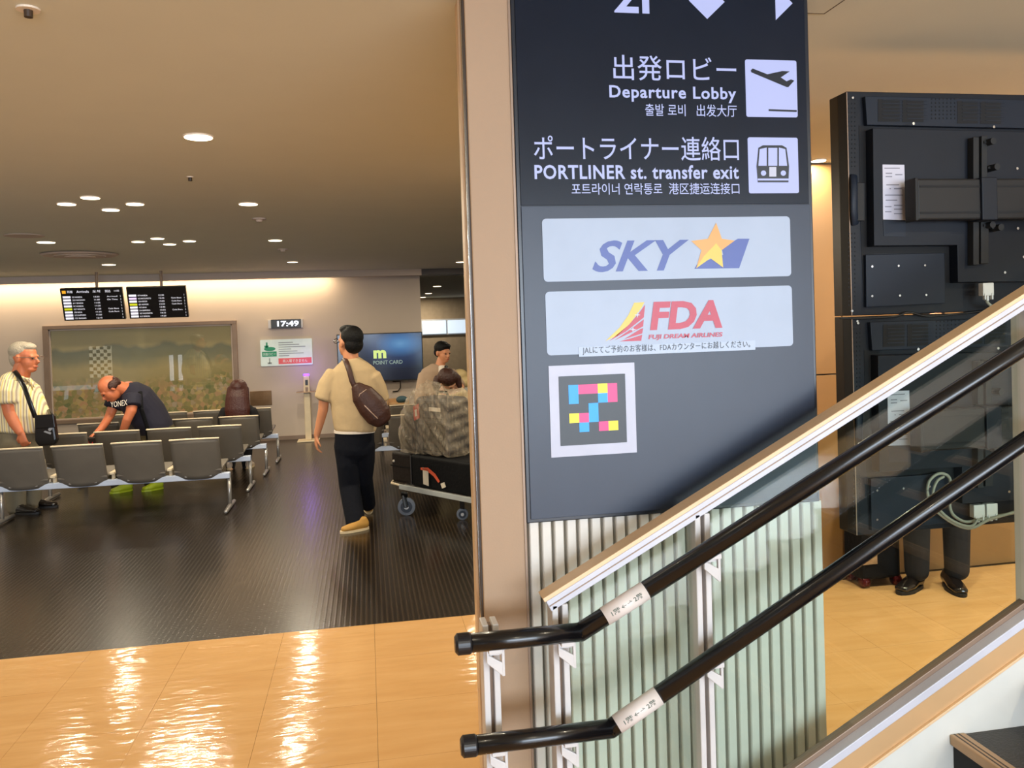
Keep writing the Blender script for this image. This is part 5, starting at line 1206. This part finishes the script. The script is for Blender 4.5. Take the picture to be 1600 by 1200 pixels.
# cases on the deck
z0 = .228
def case(name, label, a0, a1, b0, b1, za, zb, m, bv=.03):
    c = q((a0 + a1) / 2, (b0 + b1) / 2, za); t = thing(name, c, label, 'suitcase', 'luggage on the trolley')
    s = obj('shell', MB().obox(q(a0, b0, za), dx * (a1 - a0), dn * (b1 - b0), V3((0, 0, zb - za))), m, t, bevel=bv, seg=4); return t
t = case('suitcase', 'dark brown suitcase lying at the front end of the trolley deck', .02, .33, .03, .5, z0, z0 + .29, 'case_brown')
obj('zip', MB().obox(q(.015, .026, z0 + .15), dx * .31, dn * .005, V3((0, 0, .012))), 'bezel', t)
obj('rivet', MB().ell(q(.07, .025, z0 + .20), (.012, .008, .012), n=10, m=6), 'tag_white', t)
t = case('suitcase', 'black soft suitcase with an orange and white airline tag on the trolley', .335, LL - .1, .01, .5, z0, z0 + .29, 'case_black')
obj('piping', MB().obox(q(.345, .003, z0 + .01), dx * .012, dn * .006, V3((0, 0, .27))), 'case_grey', t)
def tagp(name, pts, m, par): obj(name, MB().prism([q(a, .002, z) for a, z in pts], dn * -.004), m, par)
tagp('tag_strip', [(.50, z0 + .185), (.60, z0 + .195), (.70, z0 + .15), (.76, z0 + .09), (.74, z0 + .075), (.68, z0 + .125), (.59, z0 + .165), (.50, z0 + .165)], 'tag_orange', t)
tagp('tag_label', [(.53, z0 + .04), (.605, z0 + .03), (.605, z0 + .18), (.53, z0 + .19)], 'tag_white', t)
tagp('tag_label', [(.77, z0 + .07), (.82, z0 + .09), (.84, z0 + .05), (.79, z0 + .03)], 'tag_white', t)
# two wrapped cases standing on top
zw = z0 + .295
t = case('wrapped_suitcase', 'grey suitcase standing in clear plastic wrap, taller one on the right', .36, .82, .06, .34, zw, zw + .52, 'case_grey', .05)
obj('tag', MB().prism([q(a, .05, z) for a, z in ((.37, zw + .30), (.45, zw + .33), (.44, zw + .46), (.36, zw + .43))], dn * -.004), 'tag_red', t)
obj('tag', MB().prism([q(a, .05, z) for a, z in ((.39, zw + .34), (.42, zw + .35), (.415, zw + .41), (.385, zw + .40))], dn * -.007), 'tag_white', t)
obj('zip', MB().obox(q(.5, .052, zw + .33), dx * .26, dn * .005, V3((0, 0, .01))), 'case_black', t)
obj('brand_plate', MB().obox(q(.58, .05, zw + .40), dx * .16, dn * .005, V3((0, 0, .035))), 'tag_white', t)
obj('pocket', MB().obox(q(.48, .045, zw + .04), dx * .3, dn * .02, V3((0, 0, .26))), 'case_black', t, bevel=.01)
obj('handle', MB().loft([q(.52, .2, zw + .52), q(.54, .2, zw + .56), q(.66, .2, zw + .56), q(.68, .2, zw + .52)], [.012] * 4, n=8), 'case_black', t, smooth=True)
t2 = case('wrapped_suitcase', 'dark leaning suitcase under the plastic wrap at the left of the stack', .14, .34, .08, .34, zw, zw + .36, 'case_brown', .05)
wr = MB()
wr.loft([q(.30, .2, zw + .03), q(.30, .2, zw + .2), q(.34, .2, zw + .38), q(.45, .2, zw + .52)], [(.24, .2), (.25, .2), (.22, .19), (.15, .15)], side=dx, n=28)
wr.obox(q(.32, .03, zw + .004), dx * .54, dn * .36, V3((0, 0, .57)))
wo = obj('wrap_film', wr, 'plastic_wrap', None, remesh=.014, sm=10)
import numpy as _np
n_ = len(wo.data.vertices); co = _np.empty(n_ * 3); wo.data.vertices.foreach_get('co', co); co = co.reshape(-1, 3)
no = _np.empty(n_ * 3); wo.data.vertices.foreach_get('normal', no); no = no.reshape(-1, 3)
rip = .009 * _np.sin(co[:, 2] * 31 + co[:, 0] * 47 + 3 * _np.sin(co[:, 0] * 13)) + .006 * _np.sin(co[:, 2] * 67 - co[:, 1] * 53 + co[:, 0] * 21)
co = co + no * rip[:, None]; co[:, 2] = _np.maximum(co[:, 2], zw + .002); wo.data.vertices.foreach_set('co', co.ravel())
wo.name = 'plastic_wrap'; tag(wo, 'crumpled clear plastic wrap around the cases on the trolley', 'plastic wrap')

# ================================================================== things behind the photographer, seen only as reflections in the mural glass
YM = 2 * (BACK - .033) + 3.0
def mirror_rect(px0, py0, px1, py1): x0, x1, z0, z1 = prect(px0, py0, px1, py1, YM); return x0, x1, z0, z1
x0, x1, z0, z1 = mirror_rect(140, 541, 174, 604)
t = thing('backdrop_board', ((x0 + x1) / 2, -3.05, max(z0 - .4, 0)), 'white checked board standing behind the photographer', 'board')
z0 = max(z0, .3)
obj('board_face', MB().box(x0, x1, -3.1, -3.0, z0, z1), 'board_white', t)
obj('board_leg', MB().box(x0, x0 + .05, -3.1, -3.05, 0, z0).box(x1 - .05, x1, -3.1, -3.05, 0, z0), 'bezel', t)
for i in range(6):
    for j in range(9):
        if (i + j) % 2: cx = x0 + (x1 - x0) * (i + .5) / 6; cz = z0 + (z1 - z0) * (j + .5) / 9; obj('printed_square', MB().box(cx - .055, cx + .055, -3.0, -2.996, cz - .05, cz + .05), 'board_dark', t)
x0, x1, z0, z1 = mirror_rect(265, 555, 272, 604); t = thing('lit_column', (x0, -3.05, 0), 'pair of tall lit columns behind the photographer', 'lamp')
for s in (0, .28): obj('tube', MB().box(x0 + s, x0 + s + .11, -3.1, -3.0, max(z0, .1), z1), 'kiosk_white', t)
obj('foot', MB().box(x0 - .05, x0 + .45, -3.2, -2.95, 0, max(z0, .1)), 'bezel', t)
